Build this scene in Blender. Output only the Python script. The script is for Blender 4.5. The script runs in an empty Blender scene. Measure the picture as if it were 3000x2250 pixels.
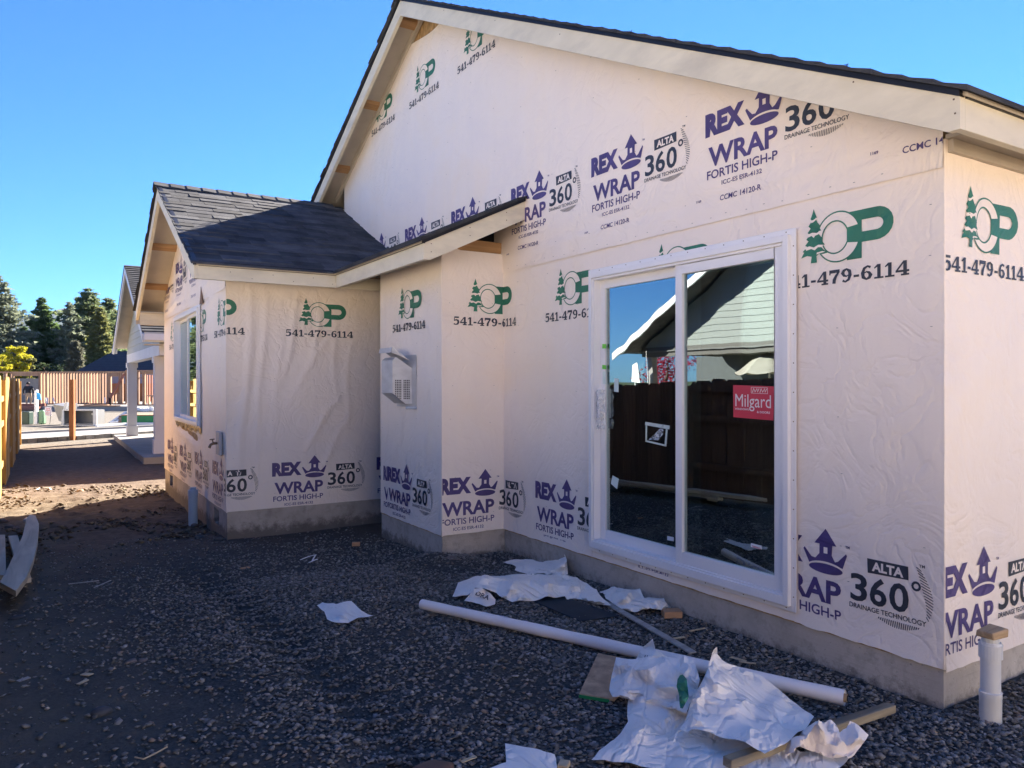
import bpy, bmesh, math, random
import numpy as np
from mathutils import Vector, Matrix
from mathutils.geometry import delaunay_2d_cdt, tessellate_polygon
R = math.radians
scene = bpy.context.scene
COL = scene.collection
H = 1.55                                    # height of the lens above the reference ground

# ---------------------------------------------------------------- camera
YAW, PITCH, ROLL, FPX = R(31.753), R(-0.148), R(-0.073), 2208.9
FW = Vector((math.sin(YAW)*math.cos(PITCH), math.cos(YAW)*math.cos(PITCH), math.sin(PITCH)))
RT0 = Vector((math.cos(YAW), -math.sin(YAW), 0)); UP0 = RT0.cross(FW)
RT = RT0*math.cos(ROLL)+UP0*math.sin(ROLL); UP = -RT0*math.sin(ROLL)+UP0*math.cos(ROLL)
cam_data = bpy.data.cameras.new('camera'); cam = bpy.data.objects.new('camera', cam_data); COL.objects.link(cam)
cam_data.sensor_width = 36; cam_data.lens = FPX/3000*36; cam_data.clip_start = .05; cam_data.clip_end = 20000
cam.matrix_world = Matrix(((RT.x, UP.x, -FW.x, 0), (RT.y, UP.y, -FW.y, 0), (RT.z, UP.z, -FW.z, H), (0, 0, 0, 1)))
scene.camera = cam

# ---------------------------------------------------------------- light
SUN_AZ, SUN_ALT = 56.0, 30.4                # azimuth from +Y towards +X
world = bpy.data.worlds.new('World'); scene.world = world; world.use_nodes = True
wn = world.node_tree; wn.nodes.clear()
sky = wn.nodes.new('ShaderNodeTexSky'); sky.sky_type = 'NISHITA'; sky.sun_disc = False
sky.sun_elevation = R(SUN_ALT); sky.sun_rotation = R(SUN_AZ)
sky.altitude = 300; sky.air_density = 1.0; sky.dust_density = 0.0; sky.ozone_density = 3.5
bg = wn.nodes.new('ShaderNodeBackground'); bg.inputs['Strength'].default_value = 0.05
wo = wn.nodes.new('ShaderNodeOutputWorld')
hs = wn.nodes.new('ShaderNodeMix'); hs.data_type = 'RGBA'; hs.blend_type = 'MULTIPLY'; hs.inputs[0].default_value = 1; hs.inputs[7].default_value = (.225, .45, .78, 1)   # a deeper blue autumn sky
wn.links.new(sky.outputs[0], hs.inputs[6]); wn.links.new(hs.outputs[2], bg.inputs[0]); wn.links.new(bg.outputs[0], wo.inputs[0])
sd = bpy.data.lights.new('sun', 'SUN'); sd.energy = 5.0; sd.angle = R(.5); sd.color = (1, .89, .76)
sun = bpy.data.objects.new('sun', sd); COL.objects.link(sun)
SD = Vector((math.cos(R(SUN_ALT))*math.sin(R(SUN_AZ)), math.cos(R(SUN_ALT))*math.cos(R(SUN_AZ)), math.sin(R(SUN_ALT))))
sun.rotation_euler = SD.to_track_quat('Z', 'Y').to_euler(); sun.location = (20, 12, 20)
vs = scene.view_settings; vs.view_transform = 'Standard'; vs.look = 'None'; vs.gamma = 1; vs.exposure = 2.7
vs.use_curve_mapping = False
scene.cycles.max_bounces = 8; scene.cycles.transparent_max_bounces = 12

# ---------------------------------------------------------------- helpers
rnd = random.Random(7)
def sstep(a, b, t):
    t = min(max((t-a)/(b-a), 0), 1); return t*t*(3-2*t)
def gbase(y): return .05-.18*sstep(4, 12, y)
def ray(u, v): return FW+RT*((u-1500)/FPX)-UP*((v-1125)/FPX)
def on_z(u, v, z):
    d = ray(u, v); k = (z-H)/d.z; return Vector((d.x*k, d.y*k, z))
def G(u, v, h=0):                           # the ground point (or h above it) seen at a photo pixel
    z = 0
    for _ in range(10):
        P = on_z(u, v, z+h); z = gbase(P.y)
    return P
def on_x(u, v, x):
    d = ray(u, v); k = x/d.x; return Vector((x, d.y*k, H+d.z*k))
def on_y(u, v, y):
    d = ray(u, v); k = y/d.y; return Vector((d.x*k, y, H+d.z*k))
def at_depth(u, v, dep):
    d = ray(u, v); return Vector((d.x*dep, d.y*dep, H+d.z*dep))

BASE = {}
def tag(o, label=None, cat=None, group=None, kind=None):
    if label: o['label'] = label
    if cat: o['category'] = cat
    if group: o['group'] = group
    if kind: o['kind'] = kind
    return o
def thing(name, label, cat, base=(0, 0, 0), group=None):
    o = bpy.data.objects.new(name, None); COL.objects.link(o); o.location = base; o.empty_display_size = .1
    BASE[o.name] = Vector(base); return tag(o, label, cat, group)
class MB:
    def __init__(s): s.v = []; s.f = []; s.m = []; s.fc = {}
    def quad(s, a, b, c, d, m=0):
        n = len(s.v); s.v += [tuple(a), tuple(b), tuple(c), tuple(d)]; s.f.append((n, n+1, n+2, n+3)); s.m.append(m)
    def poly(s, pts, m=0):
        n = len(s.v); s.v += [tuple(q) for q in pts]; s.f.append(tuple(range(n, n+len(pts)))); s.m.append(m)
    def box(s, x0, x1, y0, y1, z0, z1, m=0):
        s.hexa([(x0, y0, z0), (x1, y0, z0), (x1, y1, z0), (x0, y1, z0)], [(x0, y0, z1), (x1, y0, z1), (x1, y1, z1), (x0, y1, z1)], m)
    def hexa(s, lo, hi, m=0):
        n = len(s.v); k = len(lo); s.v += [tuple(q) for q in lo]+[tuple(q) for q in hi]
        s.f.append(tuple(range(n+k-1, n-1, -1))); s.f.append(tuple(range(n+k, n+2*k))); s.m += [m, m]
        for i in range(k):
            j = (i+1) % k; s.f.append((n+i, n+j, n+k+j, n+k+i)); s.m.append(m)
    def obox(s, c, dx, dy, dz, m=0):        # centre and three half-axis vectors
        c, dx, dy, dz = map(Vector, (c, dx, dy, dz))
        lo = [c-dx-dy-dz, c+dx-dy-dz, c+dx+dy-dz, c-dx+dy-dz]; s.hexa(lo, [q+2*dz for q in lo], m)
    def beam(s, a, b, w, h, m=0, up=(0, 0, 1)):
        a, b = Vector(a), Vector(b); d = (b-a).normalized(); sd_ = d.cross(Vector(up)).normalized(); u = sd_.cross(d)
        s.obox((a+b)/2, (b-a)/2, sd_*w/2, u*h/2, m)
    def tube(s, path, rad, seg=10, m=0, cap=True, flat=1):
        path = [Vector(q) for q in path]; n0 = len(s.v); rad = rad if hasattr(rad, '__len__') else [rad]*len(path)
        for i, q in enumerate(path):
            d = (path[min(i+1, len(path)-1)]-path[max(i-1, 0)]).normalized()
            a = d.orthogonal() if abs(d.z) > .95 else d.cross(Vector((0, 0, 1))); a.normalize(); b = a.cross(d)
            for k in range(seg):
                t = 2*math.pi*k/seg; s.v.append(tuple(q+(a*math.cos(t)+b*math.sin(t)*flat)*rad[i]))
        for i in range(len(path)-1):
            for k in range(seg):
                k2 = (k+1) % seg; s.f.append((n0+i*seg+k, n0+i*seg+k2, n0+(i+1)*seg+k2, n0+(i+1)*seg+k)); s.m.append(m)
        if cap:
            s.f.append(tuple(n0+k for k in range(seg))); s.m.append(m)
            e = n0+(len(path)-1)*seg; s.f.append(tuple(e+k for k in reversed(range(seg)))); s.m.append(m)
    def grid(s, P, m=0):                    # P[i][j] of points
        n0 = len(s.v); A, B = len(P), len(P[0])
        for r in P: s.v += [tuple(q) for q in r]
        for i in range(A-1):
            for j in range(B-1):
                s.f.append((n0+i*B+j, n0+i*B+j+1, n0+(i+1)*B+j+1, n0+(i+1)*B+j)); s.m.append(m)
    def build(s, name, mats, parent=None, base=None, smooth=False, bevel=0, label=None, cat=None, group=None, kind=None, fix=True):
        me = bpy.data.meshes.new(name)
        if parent is not None:
            b = BASE[parent.name]
        else: b = Vector(base or (0, 0, 0))
        me.from_pydata([(x-b.x, y-b.y, z-b.z) for x, y, z in s.v], [], s.f)
        mats = mats if isinstance(mats, (list, tuple)) else [mats]
        for q in mats: me.materials.append(q)
        if len(mats) > 1: me.polygons.foreach_set('material_index', s.m)
        if fix:
            bm = bmesh.new(); bm.from_mesh(me); bmesh.ops.recalc_face_normals(bm, faces=bm.faces)
            if bevel:
                bmesh.ops.remove_doubles(bm, verts=bm.verts, dist=1e-5)
                es = [e for e in bm.edges if len(e.link_faces) == 2 and e.calc_face_angle(0) > .5]
                bmesh.ops.bevel(bm, geom=es, offset=bevel, segments=1, affect='EDGES', clamp_overlap=True)
            bm.to_mesh(me); bm.free()
        if smooth:
            me.polygons.foreach_set('use_smooth', [True]*len(me.polygons)); me.set_sharp_from_angle(angle=R(50))
        me.update()
        o = bpy.data.objects.new(name, me); COL.objects.link(o); BASE[o.name] = b
        if parent is not None: o.parent = parent
        else: o.location = b
        # a sub-part's mesh is already relative to the thing's base, as its parent sits on that base
        return tag(o, label, cat, group, kind)
def part_copy(src, parent, loc=None):
    c = src.copy(); COL.objects.link(c); c.parent = parent; BASE[c.name] = BASE[parent.name]
    if loc is not None: c.location = loc
    return c
def copy_tree(o, parent=None):
    c = o.copy(); COL.objects.link(c)
    if parent is not None: c.parent = parent
    for ch in list(o.children): copy_tree(ch, c)
    return c

# value noise for geometry
_r = np.random.RandomState(3); _T = _r.rand(256, 256)
def vn(x, y):
    x = np.asarray(x, float); y = np.asarray(y, float)
    xi = np.floor(x).astype(int); yi = np.floor(y).astype(int); fx = x-xi; fy = y-yi
    fx = fx*fx*(3-2*fx); fy = fy*fy*(3-2*fy)
    a = _T[xi & 255, yi & 255]; b = _T[(xi+1) & 255, yi & 255]; c = _T[xi & 255, (yi+1) & 255]; d = _T[(xi+1) & 255, (yi+1) & 255]
    return (a*(1-fx)+b*fx)*(1-fy)+(c*(1-fx)+d*fx)*fy
def fbm(x, y, o=4):
    s = 0; a = .5
    for i in range(o): s = s+a*vn(x*2**i+i*17.3, y*2**i+i*9.1); a *= .5
    return s

# ---------------------------------------------------------------- materials
def new_mat(name):
    m = bpy.data.materials.new(name); m.use_nodes = True; n = m.node_tree; n.nodes.clear()
    o = n.nodes.new('ShaderNodeOutputMaterial'); b = n.nodes.new('ShaderNodeBsdfPrincipled'); n.links.new(b.outputs[0], o.inputs[0])
    return m, n, b
def mapped(n, sc=(1, 1, 1), coord='Object', rot=(0, 0, 0)):
    t = n.nodes.new('ShaderNodeTexCoord'); mp = n.nodes.new('ShaderNodeMapping'); mp.inputs['Scale'].default_value = sc
    mp.inputs['Rotation'].default_value = rot
    n.links.new(t.outputs[coord], mp.inputs[0]); return mp.outputs[0]
def noise(n, vec, scale, detail=4, rough=.55, dist=0):
    t = n.nodes.new('ShaderNodeTexNoise'); t.inputs['Scale'].default_value = scale; t.inputs['Detail'].default_value = detail
    t.inputs['Roughness'].default_value = rough; t.inputs['Distortion'].default_value = dist
    n.links.new(vec, t.inputs['Vector']); return t.outputs[0]
def ramp(n, f, stops):
    r = n.nodes.new('ShaderNodeValToRGB'); el = r.color_ramp.elements
    while len(el) < len(stops): el.new(.5)
    for e, (p, c) in zip(el, stops): e.position = p; e.color = (*c, 1) if len(c) == 3 else c
    n.links.new(f, r.inputs[0]); return r.outputs[0]
def mix(n, f, a, b, mode='MIX'):
    m = n.nodes.new('ShaderNodeMix'); m.data_type = 'RGBA'; m.blend_type = mode
    for s, val in ((m.inputs[0], f), (m.inputs[6], a), (m.inputs[7], b)):
        if isinstance(val, (int, float)): s.default_value = val
        elif isinstance(val, tuple): s.default_value = (*val, 1)
        else: n.links.new(val, s)
    return m.outputs[2]
def math_(n, op, a, b=None):
    m = n.nodes.new('ShaderNodeMath'); m.operation = op
    for s, val in ((m.inputs[0], a), (m.inputs[1], b)):
        if val is None: continue
        if isinstance(val, (int, float)): s.default_value = val
        else: n.links.new(val, s)
    return m.outputs[0]
def bump(n, b, h, strength=.3, dist=.01, prev=None):
    k = n.nodes.new('ShaderNodeBump'); k.inputs['Strength'].default_value = strength; k.inputs['Distance'].default_value = dist
    n.links.new(h, k.inputs['Height'])
    if prev is not None: n.links.new(prev, k.inputs['Normal'])
    if b is not None: n.links.new(k.outputs[0], b.inputs['Normal'])
    return k.outputs[0]
def sc3(c, k): return tuple(min(1, x*k) for x in c)
def M(name, col, rough=.7, var=.12, scale=4, sc=(1, 1, 1), bmp=0, bscale=60, bdist=.004, metallic=0, dirt=None, dirt_amt=.5, rand=0, spec=.3):
    m, n, b = new_mat(name); v = mapped(n, sc)
    f = noise(n, v, scale)
    c = ramp(n, f, [(.3, sc3(col, 1-var)), (.7, sc3(col, 1+var))])
    if dirt:
        f2 = ramp(n, noise(n, v, scale*.6, 6, .65), [(.5, (0, 0, 0)), (.72, (dirt_amt,)*3)]); c = mix(n, f2, c, dirt)
    if rand:
        oi = n.nodes.new('ShaderNodeObjectInfo'); k = ramp(n, oi.outputs['Random'], [(0, (1-rand,)*3), (1, (1, 1, 1))]); c = mix(n, 1.0, c, k, 'MULTIPLY')
    n.links.new(c, b.inputs['Base Color']); b.inputs['Roughness'].default_value = rough; b.inputs['Metallic'].default_value = metallic
    b.inputs['Specular IOR Level'].default_value = spec
    if bmp: bump(n, b, noise(n, v, bscale, 5), bmp, bdist)
    return m
def wood(name, col, dark, axis=1, rough=.7, grain=14, rand=0.0, knots=True, obj='Object', bmp=.25):
    m, n, b = new_mat(name); s = [grain]*3; s[axis] = grain*.06
    v = mapped(n, tuple(s), obj); f = noise(n, v, 1.6, 6, .6, .6)
    c = ramp(n, f, [(.3, dark), (.62, col)])
    v2 = mapped(n, (1.3, 1.3, 1.3), obj); c = mix(n, ramp(n, noise(n, v2, 2), [(.35, (.0, 0, 0)), (.8, (.35,)*3)]), c, sc3(dark, .9))
    if rand:
        oi = n.nodes.new('ShaderNodeObjectInfo'); k = ramp(n, oi.outputs['Random'], [(0, (1-rand, 1-rand, 1-rand*.9)), (1, (1, 1, 1))]); c = mix(n, 1.0, c, k, 'MULTIPLY')
    n.links.new(c, b.inputs['Base Color']); b.inputs['Roughness'].default_value = rough; b.inputs['Specular IOR Level'].default_value = .25
    bump(n, b, f, bmp, .003); return m
def wrap_mat(name, back=False):
    m, n, b = new_mat(name); v = mapped(n)
    if back: base, c2, c3 = (.90, .85, .78), (.83, .79, .74), (.90, .84, .75)
    else: base, c2, c3 = (.92, .81, .71), (.87, .77, .70), (.93, .79, .64)
    f = noise(n, v, .9, 5, .6, .8); c = ramp(n, f, [(.25, c2), (.5, base), (.75, c3)])
    v3 = mapped(n, (7, 7, .8)); f3 = noise(n, v3, 1.0, 3)          # faint vertical studs showing through
    c = mix(n, ramp(n, f3, [(.45, (0, 0, 0)), (.7, (.22,)*3)]), c, sc3(c2, .97))
    f4 = noise(n, v, 26, 6, .75); c = mix(n, ramp(n, f4, [(.6, (0, 0, 0)), (.8, (.22,)*3)]), c, sc3(base, .72))
    if back: sp = ramp(n, noise(n, v, 22, 6, .8, .5), [(.63, (0, 0, 0)), (.70, (.75,)*3)]); c = mix(n, math_(n, 'MULTIPLY', sp, ramp(n, noise(n, v, 2.2, 2), [(.5, (0, 0, 0)), (.62, (1, 1, 1))])), c, (.10, .08, .07))
    n.links.new(c, b.inputs['Base Color']); b.inputs['Roughness'].default_value = .5; b.inputs['Specular IOR Level'].default_value = .35
    # creases: domain-warped ridged noise, soft folds, and a fine weave
    vor = noise(n, v, 2.6, 3, .5, 2.0); rid = math_(n, 'ABSOLUTE', math_(n, 'SUBTRACT', vor, .5)); rid = math_(n, 'MINIMUM', math_(n, 'MULTIPLY', rid, 15), 1)
    n1 = bump(n, None, rid, .21 if not back else .6, .012)
    vb = noise(n, mapped(n, (1, 1, .55)), 1.3, 2, .5, 3.0); rb = math_(n, 'MINIMUM', math_(n, 'MULTIPLY', math_(n, 'ABSOLUTE', math_(n, 'SUBTRACT', vb, .52)), 22), 1); n1 = bump(n, None, rb, .07 if not back else .35, .014, n1)
    n2 = bump(n, None, noise(n, v, 7, 5, .6, .5), .35, .02, n1)
    w = n.nodes.new('ShaderNodeTexWave'); w.wave_type = 'BANDS'; w.bands_direction = 'Z'; w.inputs['Scale'].default_value = 60; w.inputs['Distortion'].default_value = .4
    n.links.new(v, w.inputs[0]); bump(n, b, w.outputs['Fac'], .07, .002, n2)
    return m
WRAP = wrap_mat('house_wrap'); WRAPB = wrap_mat('house_wrap_back', True)
def print_mat(name, col):
    m, n, b = new_mat(name); v = mapped(n); f = noise(n, v, 5, 4)
    c = ramp(n, f, [(.3, sc3(col, .85)), (.75, sc3(col, 1.35))]); n.links.new(c, b.inputs['Base Color']); b.inputs['Roughness'].default_value = .5
    vor = noise(n, v, 2.6, 3, .5, 2.0); rid = math_(n, 'ABSOLUTE', math_(n, 'SUBTRACT', vor, .5)); rid = math_(n, 'MINIMUM', math_(n, 'MULTIPLY', rid, 9), 1)
    n1 = bump(n, None, rid, .28, .012); bump(n, b, noise(n, v, 7, 5, .6, .5), .35, .02, n1); return m
INKG = print_mat('green_ink', (.025, .16, .095)); INKP = print_mat('purple_ink', (.075, .05, .17)); INKK = print_mat('black_ink', (.03, .035, .05))
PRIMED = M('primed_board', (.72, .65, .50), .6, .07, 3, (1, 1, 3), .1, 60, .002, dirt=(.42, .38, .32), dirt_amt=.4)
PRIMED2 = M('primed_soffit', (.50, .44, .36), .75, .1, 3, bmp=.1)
WOODR = wood('rafter_wood', (.55, .33, .16), (.36, .19, .08), 0, rand=.2)
OSB = M('osb', (.42, .27, .13), .8, .45, 28, (1, 1, .5), .3, 40, .004, dirt=(.2, .11, .05))
m, n, b = new_mat('concrete'); v = mapped(n)
c = ramp(n, noise(n, v, 2.4, 6, .65), [(.28, (.36, .32, .27)), (.5, (.48, .43, .37)), (.75, (.56, .51, .45))])
c = mix(n, ramp(n, noise(n, v, 9, 6, .7), [(.5, (0, 0, 0)), (.7, (.55,)*3)]), c, (.25, .22, .18))
sx = n.nodes.new('ShaderNodeSeparateXYZ'); n.links.new(v, sx.inputs[0])
spl = math_(n, 'SUBTRACT', math_(n, 'MULTIPLY', noise(n, v, 14, 6, .75), .34), math_(n, 'ADD', sx.outputs[2], 0.06)); c = mix(n, ramp(n, spl, [(.02, (0, 0, 0)), (.10, (.75,)*3)]), c, (.11, .095, .08))   # mud splashed up by rain
n.links.new(c, b.inputs['Base Color']); b.inputs['Roughness'].default_value = .9; b.inputs['Specular IOR Level'].default_value = .2
b0 = bump(n, None, noise(n, mapped(n, (.4, .4, 26)), 2, 2), .35, .006); b1 = bump(n, None, noise(n, v, 60, 4), .35, .004, b0); pit = n.nodes.new('ShaderNodeTexVoronoi'); pit.inputs['Scale'].default_value = 24; n.links.new(v, pit.inputs['Vector']); bump(n, b, ramp(n, pit.outputs['Distance'], [(.05, (0, 0, 0)), (.16, (1, 1, 1))]), .5, .006, b1)
CONC = m
CONCL = M('pale_concrete', (.28, .27, .25), .85, .12, 2, bmp=.2)
DRIP = M('dark_drip_edge', (.012, .014, .022), .45, .1, 3)
WHITEV = M('white_vinyl', (.84, .82, .82), .32, .03, 3, spec=.5)
WHITEP = M('white_paint', (.60, .62, .66), .5, .05, 2)
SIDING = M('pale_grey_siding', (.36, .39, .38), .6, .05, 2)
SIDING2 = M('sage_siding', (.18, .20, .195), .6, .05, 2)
PVC = M('white_pvc', (.68, .68, .67), .35, .07, 3, dirt=(.3, .27, .22), dirt_amt=.5, spec=.5)
PVCB = M('pale_blue_pvc', (.42, .53, .62), .35, .05, 4, spec=.5)
GALV = M('galvanised_steel', (.62, .62, .63), .42, .12, 6, (1, 1, 2), .05, metallic=.45)
BRONZE = M('bronze_fitting', (.16, .11, .07), .4, .2, 12, metallic=.6)
DARKV = M('dark_void', (.008, .008, .01), .9, .1)
CEDARL = wood('cedar_fence', (.62, .40, .13), (.40, .22, .06), 2, rand=.35)
CEDARR = wood('red_cedar_fence', (.45, .15, .045), (.30, .10, .04), 2, rand=.3)
STUDW = wood('stud_lumber', (.48, .30, .18), (.34, .19, .11), 2, rand=.45)
STUDR = wood('reddish_lumber', (.36, .15, .10), (.36, .15, .10), 2, rand=.35)
OLDW = wood('weathered_board', (.50, .47, .42), (.32, .29, .26), 0, rand=.15, grain=10, bmp=.5)
DIRTW = wood('muddy_lumber', (.40, .33, .22), (.09, .075, .06), 0, grain=6, bmp=.5)
BROWNP = wood('brown_post_wood', (.36, .15, .05), (.25, .09, .03), 2)
def shingle(name, c1, c2, rnd_=.5):
    m, n, b = new_mat(name); v = mapped(n)
    oi = n.nodes.new('ShaderNodeObjectInfo')
    f = noise(n, v, 5, 3); c = ramp(n, f, [(.3, c1), (.7, c2)])
    c = mix(n, 1.0, c, ramp(n, oi.outputs['Random'], [(0, (1-rnd_,)*3), (1, (1.0,)*3)]), 'MULTIPLY')
    g = noise(n, v, 420, 2, .8); c = mix(n, .55, c, ramp(n, g, [(.35, (.25,)*3), (.7, (1.0,)*3)]), 'MULTIPLY')
    n.links.new(c, b.inputs['Base Color']); b.inputs['Roughness'].default_value = .95; b.inputs['Specular IOR Level'].default_value = .1
    bump(n, b, g, .5, .002); return m
OLDWY = wood('weathered_plank', (.68, .60, .46), (.46, .40, .30), 1, rand=.15, grain=9, bmp=.5)
SHING = shingle('charcoal_shingle', (.085, .088, .10), (.16, .165, .175))
GREENP = M('green_paint', (.02, .22, .08), .5, .1, 5)
PLASTG = M('green_plastic', (.16, .30, .17), .45, .08, 4); PLASTD = M('dark_green_plastic', (.03, .06, .045), .45, .1, 4)
GREYF = M('grey_fibreglass', (.20, .20, .195), .4, .08, 2, spec=.5)
FRAMEG = M('pale_grey_flange', (.62, .61, .58), .5, .06, 3)
SIGNB = M('blue_sign', (.02, .14, .62), .4, .04, 1, spec=.5); SIGNW = M('white_sign', (.8, .8, .8), .4, .03)
BLUET = M('blue_cloth', (.02, .32, .75), .6, .1, 8)
RED = M('red_print', (.55, .035, .07), .35, .06, 8, spec=.5); LTGREY = M('light_print', (.75, .68, .68), .4, .03)
LIME = M('lime_tag', (.18, .62, .08), .5, .05)
PAPER = M('paper_tag', (.68, .78, .74), .6, .05)
BLACKM = M('black_rubber_mat', (.025, .035, .045), .75, .2, 8, bmp=.2)
ROCK = M('field_stone', (.20, .16, .14), .8, .25, 6, bmp=.4, bscale=20, bdist=.01)
ROCKD = M('dark_stone', (.07, .075, .085), .8, .25, 6, bmp=.4, bscale=20, bdist=.01)
BRICKW = M('cut_wood_block', (.50, .28, .15), .7, .12, 10, (1, 5, 5), .2)
PLASTIC = None
def clear_plastic():
    m, n, b = new_mat('clear_plastic_film'); t = n.nodes.new('ShaderNodeBsdfTransparent'); mx = n.nodes.new('ShaderNodeMixShader')
    b.inputs['Base Color'].default_value = (.75, .8, .85, 1); b.inputs['Roughness'].default_value = .15; v = mapped(n); bump(n, b, noise(n, v, 40, 4, .7, 1), .9, .01)
    f = ramp(n, noise(n, v, 25, 3, .6, 1), [(.4, (.15,)*3), (.7, (.6,)*3)])
    n.links.new(f, mx.inputs[0]); n.links.new(t.outputs[0], mx.inputs[1]); n.links.new(b.outputs[0], mx.inputs[2])
    o = [q for q in n.nodes if q.type == 'OUTPUT_MATERIAL'][0]; n.links.new(mx.outputs[0], o.inputs[0]); return m
PLASTIC = clear_plastic()
def glass(name, refl=.30, tint=(.75, .85, .82), wav=.014):
    m, n, b = new_mat(name); g = n.nodes.new('ShaderNodeBsdfGlossy'); g.inputs['Roughness'].default_value = .0; g.inputs['Color'].default_value = (.80, .90, .92, 1)
    t = n.nodes.new('ShaderNodeBsdfTransparent'); t.inputs['Color'].default_value = (*tint, 1); mx = n.nodes.new('ShaderNodeMixShader')
    fr = n.nodes.new('ShaderNodeFresnel'); fr.inputs[0].default_value = 1.5
    k = math_(n, 'ADD', math_(n, 'MULTIPLY', fr.outputs[0], 1.0), refl); k = math_(n, 'MINIMUM', k, .95)
    n.links.new(k, mx.inputs[0]); n.links.new(t.outputs[0], mx.inputs[1]); n.links.new(g.outputs[0], mx.inputs[2])
    o = [q for q in n.nodes if q.type == 'OUTPUT_MATERIAL'][0]; n.links.new(mx.outputs[0], o.inputs[0])
    v = mapped(n, (1, 1, .7)); h = noise(n, v, 2.2, 1, .5, .6)
    k2 = n.nodes.new('ShaderNodeBump'); k2.inputs['Strength'].default_value = wav; k2.inputs['Distance'].default_value = .05; n.links.new(h, k2.inputs['Height']); n.links.new(k2.outputs[0], g.inputs['Normal'])
    n.nodes.remove(b); return m
GLASS = glass('low_e_glass'); 
# ---------------------------------------------------------------- printed marks, drawn as 2D triangles then laid on the wrap
def text_tris(s, off=0.0):
    c = bpy.data.curves.new('t', 'FONT'); c.body = s; c.offset = off; c.resolution_u = 3; c.fill_mode = 'FRONT'
    o = bpy.data.objects.new('t', c); COL.objects.link(o); bpy.context.view_layer.update()
    dg = bpy.context.evaluated_depsgraph_get(); me = o.evaluated_get(dg).to_mesh(); me.calc_loop_triangles()
    V = np.array([(v.co.x, v.co.y) for v in me.vertices]); T = [tuple(t.vertices) for t in me.loop_triangles]
    o.evaluated_get(dg).to_mesh_clear(); bpy.data.objects.remove(o); bpy.data.curves.remove(c)
    V -= V.min(0); V /= V.max(0); return V, T
TX = {}
class Pr:                                   # layered 2D triangles
    def __init__(s): s.v = []; s.t = []; s.mi = []; s.ly = []; s.n = 0
    def tri(s, V, T, m, ly=None):
        if ly is None: s.n += 1; ly = s.n
        b = len(s.v); s.v += [(float(a), float(c), ly) for a, c in V]; s.t += [tuple(i+b for i in t) for t in T]; s.mi += [m]*len(T)
    def text(s, st, x0, x1, z0, z1, m, off=0, ly=None):
        k = (st, off)
        if k not in TX: TX[k] = text_tris(st, off)
        V, T = TX[k]; s.tri(V*[x1-x0, z1-z0]+[x0, z0], T, m, ly)
    def poly(s, pts, m, ly=None):
        T = tessellate_polygon([[Vector((a, b, 0)) for a, b in pts]]); s.tri(pts, [tuple(t) for t in T], m, ly)
    def ribbon(s, pts, m, w=None, ly=None, closed=False):
        P = [Vector(q[:2]) for q in pts]; W = [q[2] if len(q) > 2 else w for q in pts]; L = []; Rr = []; N = len(P)
        for i in range(N):
            a = P[(i-1) % N] if (closed or i > 0) else P[i]; b = P[(i+1) % N] if (closed or i < N-1) else P[i]
            d1 = (P[i]-a); d2 = (b-P[i])
            d1 = d1.normalized() if d1.length > 1e-9 else d2.normalized(); d2 = d2.normalized() if d2.length > 1e-9 else d1
            d = (d1+d2); d = d.normalized() if d.length > 1e-6 else d1; nn = Vector((-d.y, d.x)); k = min(1/max(abs(d.dot(d1)), .4), 2)
            L.append(P[i]+nn*W[i]/2*k); Rr.append(P[i]-nn*W[i]/2*k)
        V = [tuple(q) for q in L+Rr]; T = []
        for i in range(N if closed else N-1):
            j = (i+1) % N; T += [(i, j, N+j), (i, N+j, N+i)]
        s.tri(V, T, m, ly)
DIG = {'1': (.56, [[(.3, 0, .21), (.3, 1, .21)], [(.06, .74, .07), (.24, .93, .13)], [(.06, .05, .1), (.54, .05, .1)]]),
 '4': (.74, [[(.44, .95, .1), (.07, .33, .1)], [(.03, .3, .12), (.7, .3, .12)], [(.5, 1, .21), (.5, 0, .21)], [(.3, .05, .1), (.7, .05, .1)]]),
 '7': (.66, [[(.03, .9, .2), (.62, .9, .2)], [(.08, .95, .09), (.06, .66, .09)], [(.6, .88, .1), (.42, .55, .17), (.32, .28, .22), (.3, 0, .22)]]),
 '5': (.66, [[(.14, .93, .15), (.58, .93, .15)], [(.16, .95, .09), (.13, .48, .09)], [(.13, .5, .08), (.3, .62, .13), (.48, .54, .2), (.53, .33, .23), (.46, .13, .18), (.28, .03, .1), (.08, .12, .15)]]),
 '6': (.7, [[(.56, .86, .15), (.4, .96, .1), (.22, .82, .16), (.14, .5, .22), (.17, .2, .2), (.34, .04, .1), (.5, .14, .18), (.56, .32, .22), (.48, .5, .15), (.34, .57, .08), (.2, .46, .06)]]),
 '9': None, '-': (.42, [[(.06, .37, .14), (.36, .37, .14)]])}
DIG['9'] = (.7, [[(.7-x, 1-y, w) for x, y, w in DIG['6'][1][0]]])
def digits(pr, s, x0, x1, z0, z1, m):
    tot = sum(DIG[c][0] for c in s); k = (x1-x0)/tot; h = z1-z0; x = x0
    for c in s:
        w, st = DIG[c]
        for i, q in enumerate(st): pr.ribbon([(x+a*k, z0+b*h, ww*(k+h)/2) for a, b, ww in q], m, ly=1+i)
        x += w*k
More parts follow.
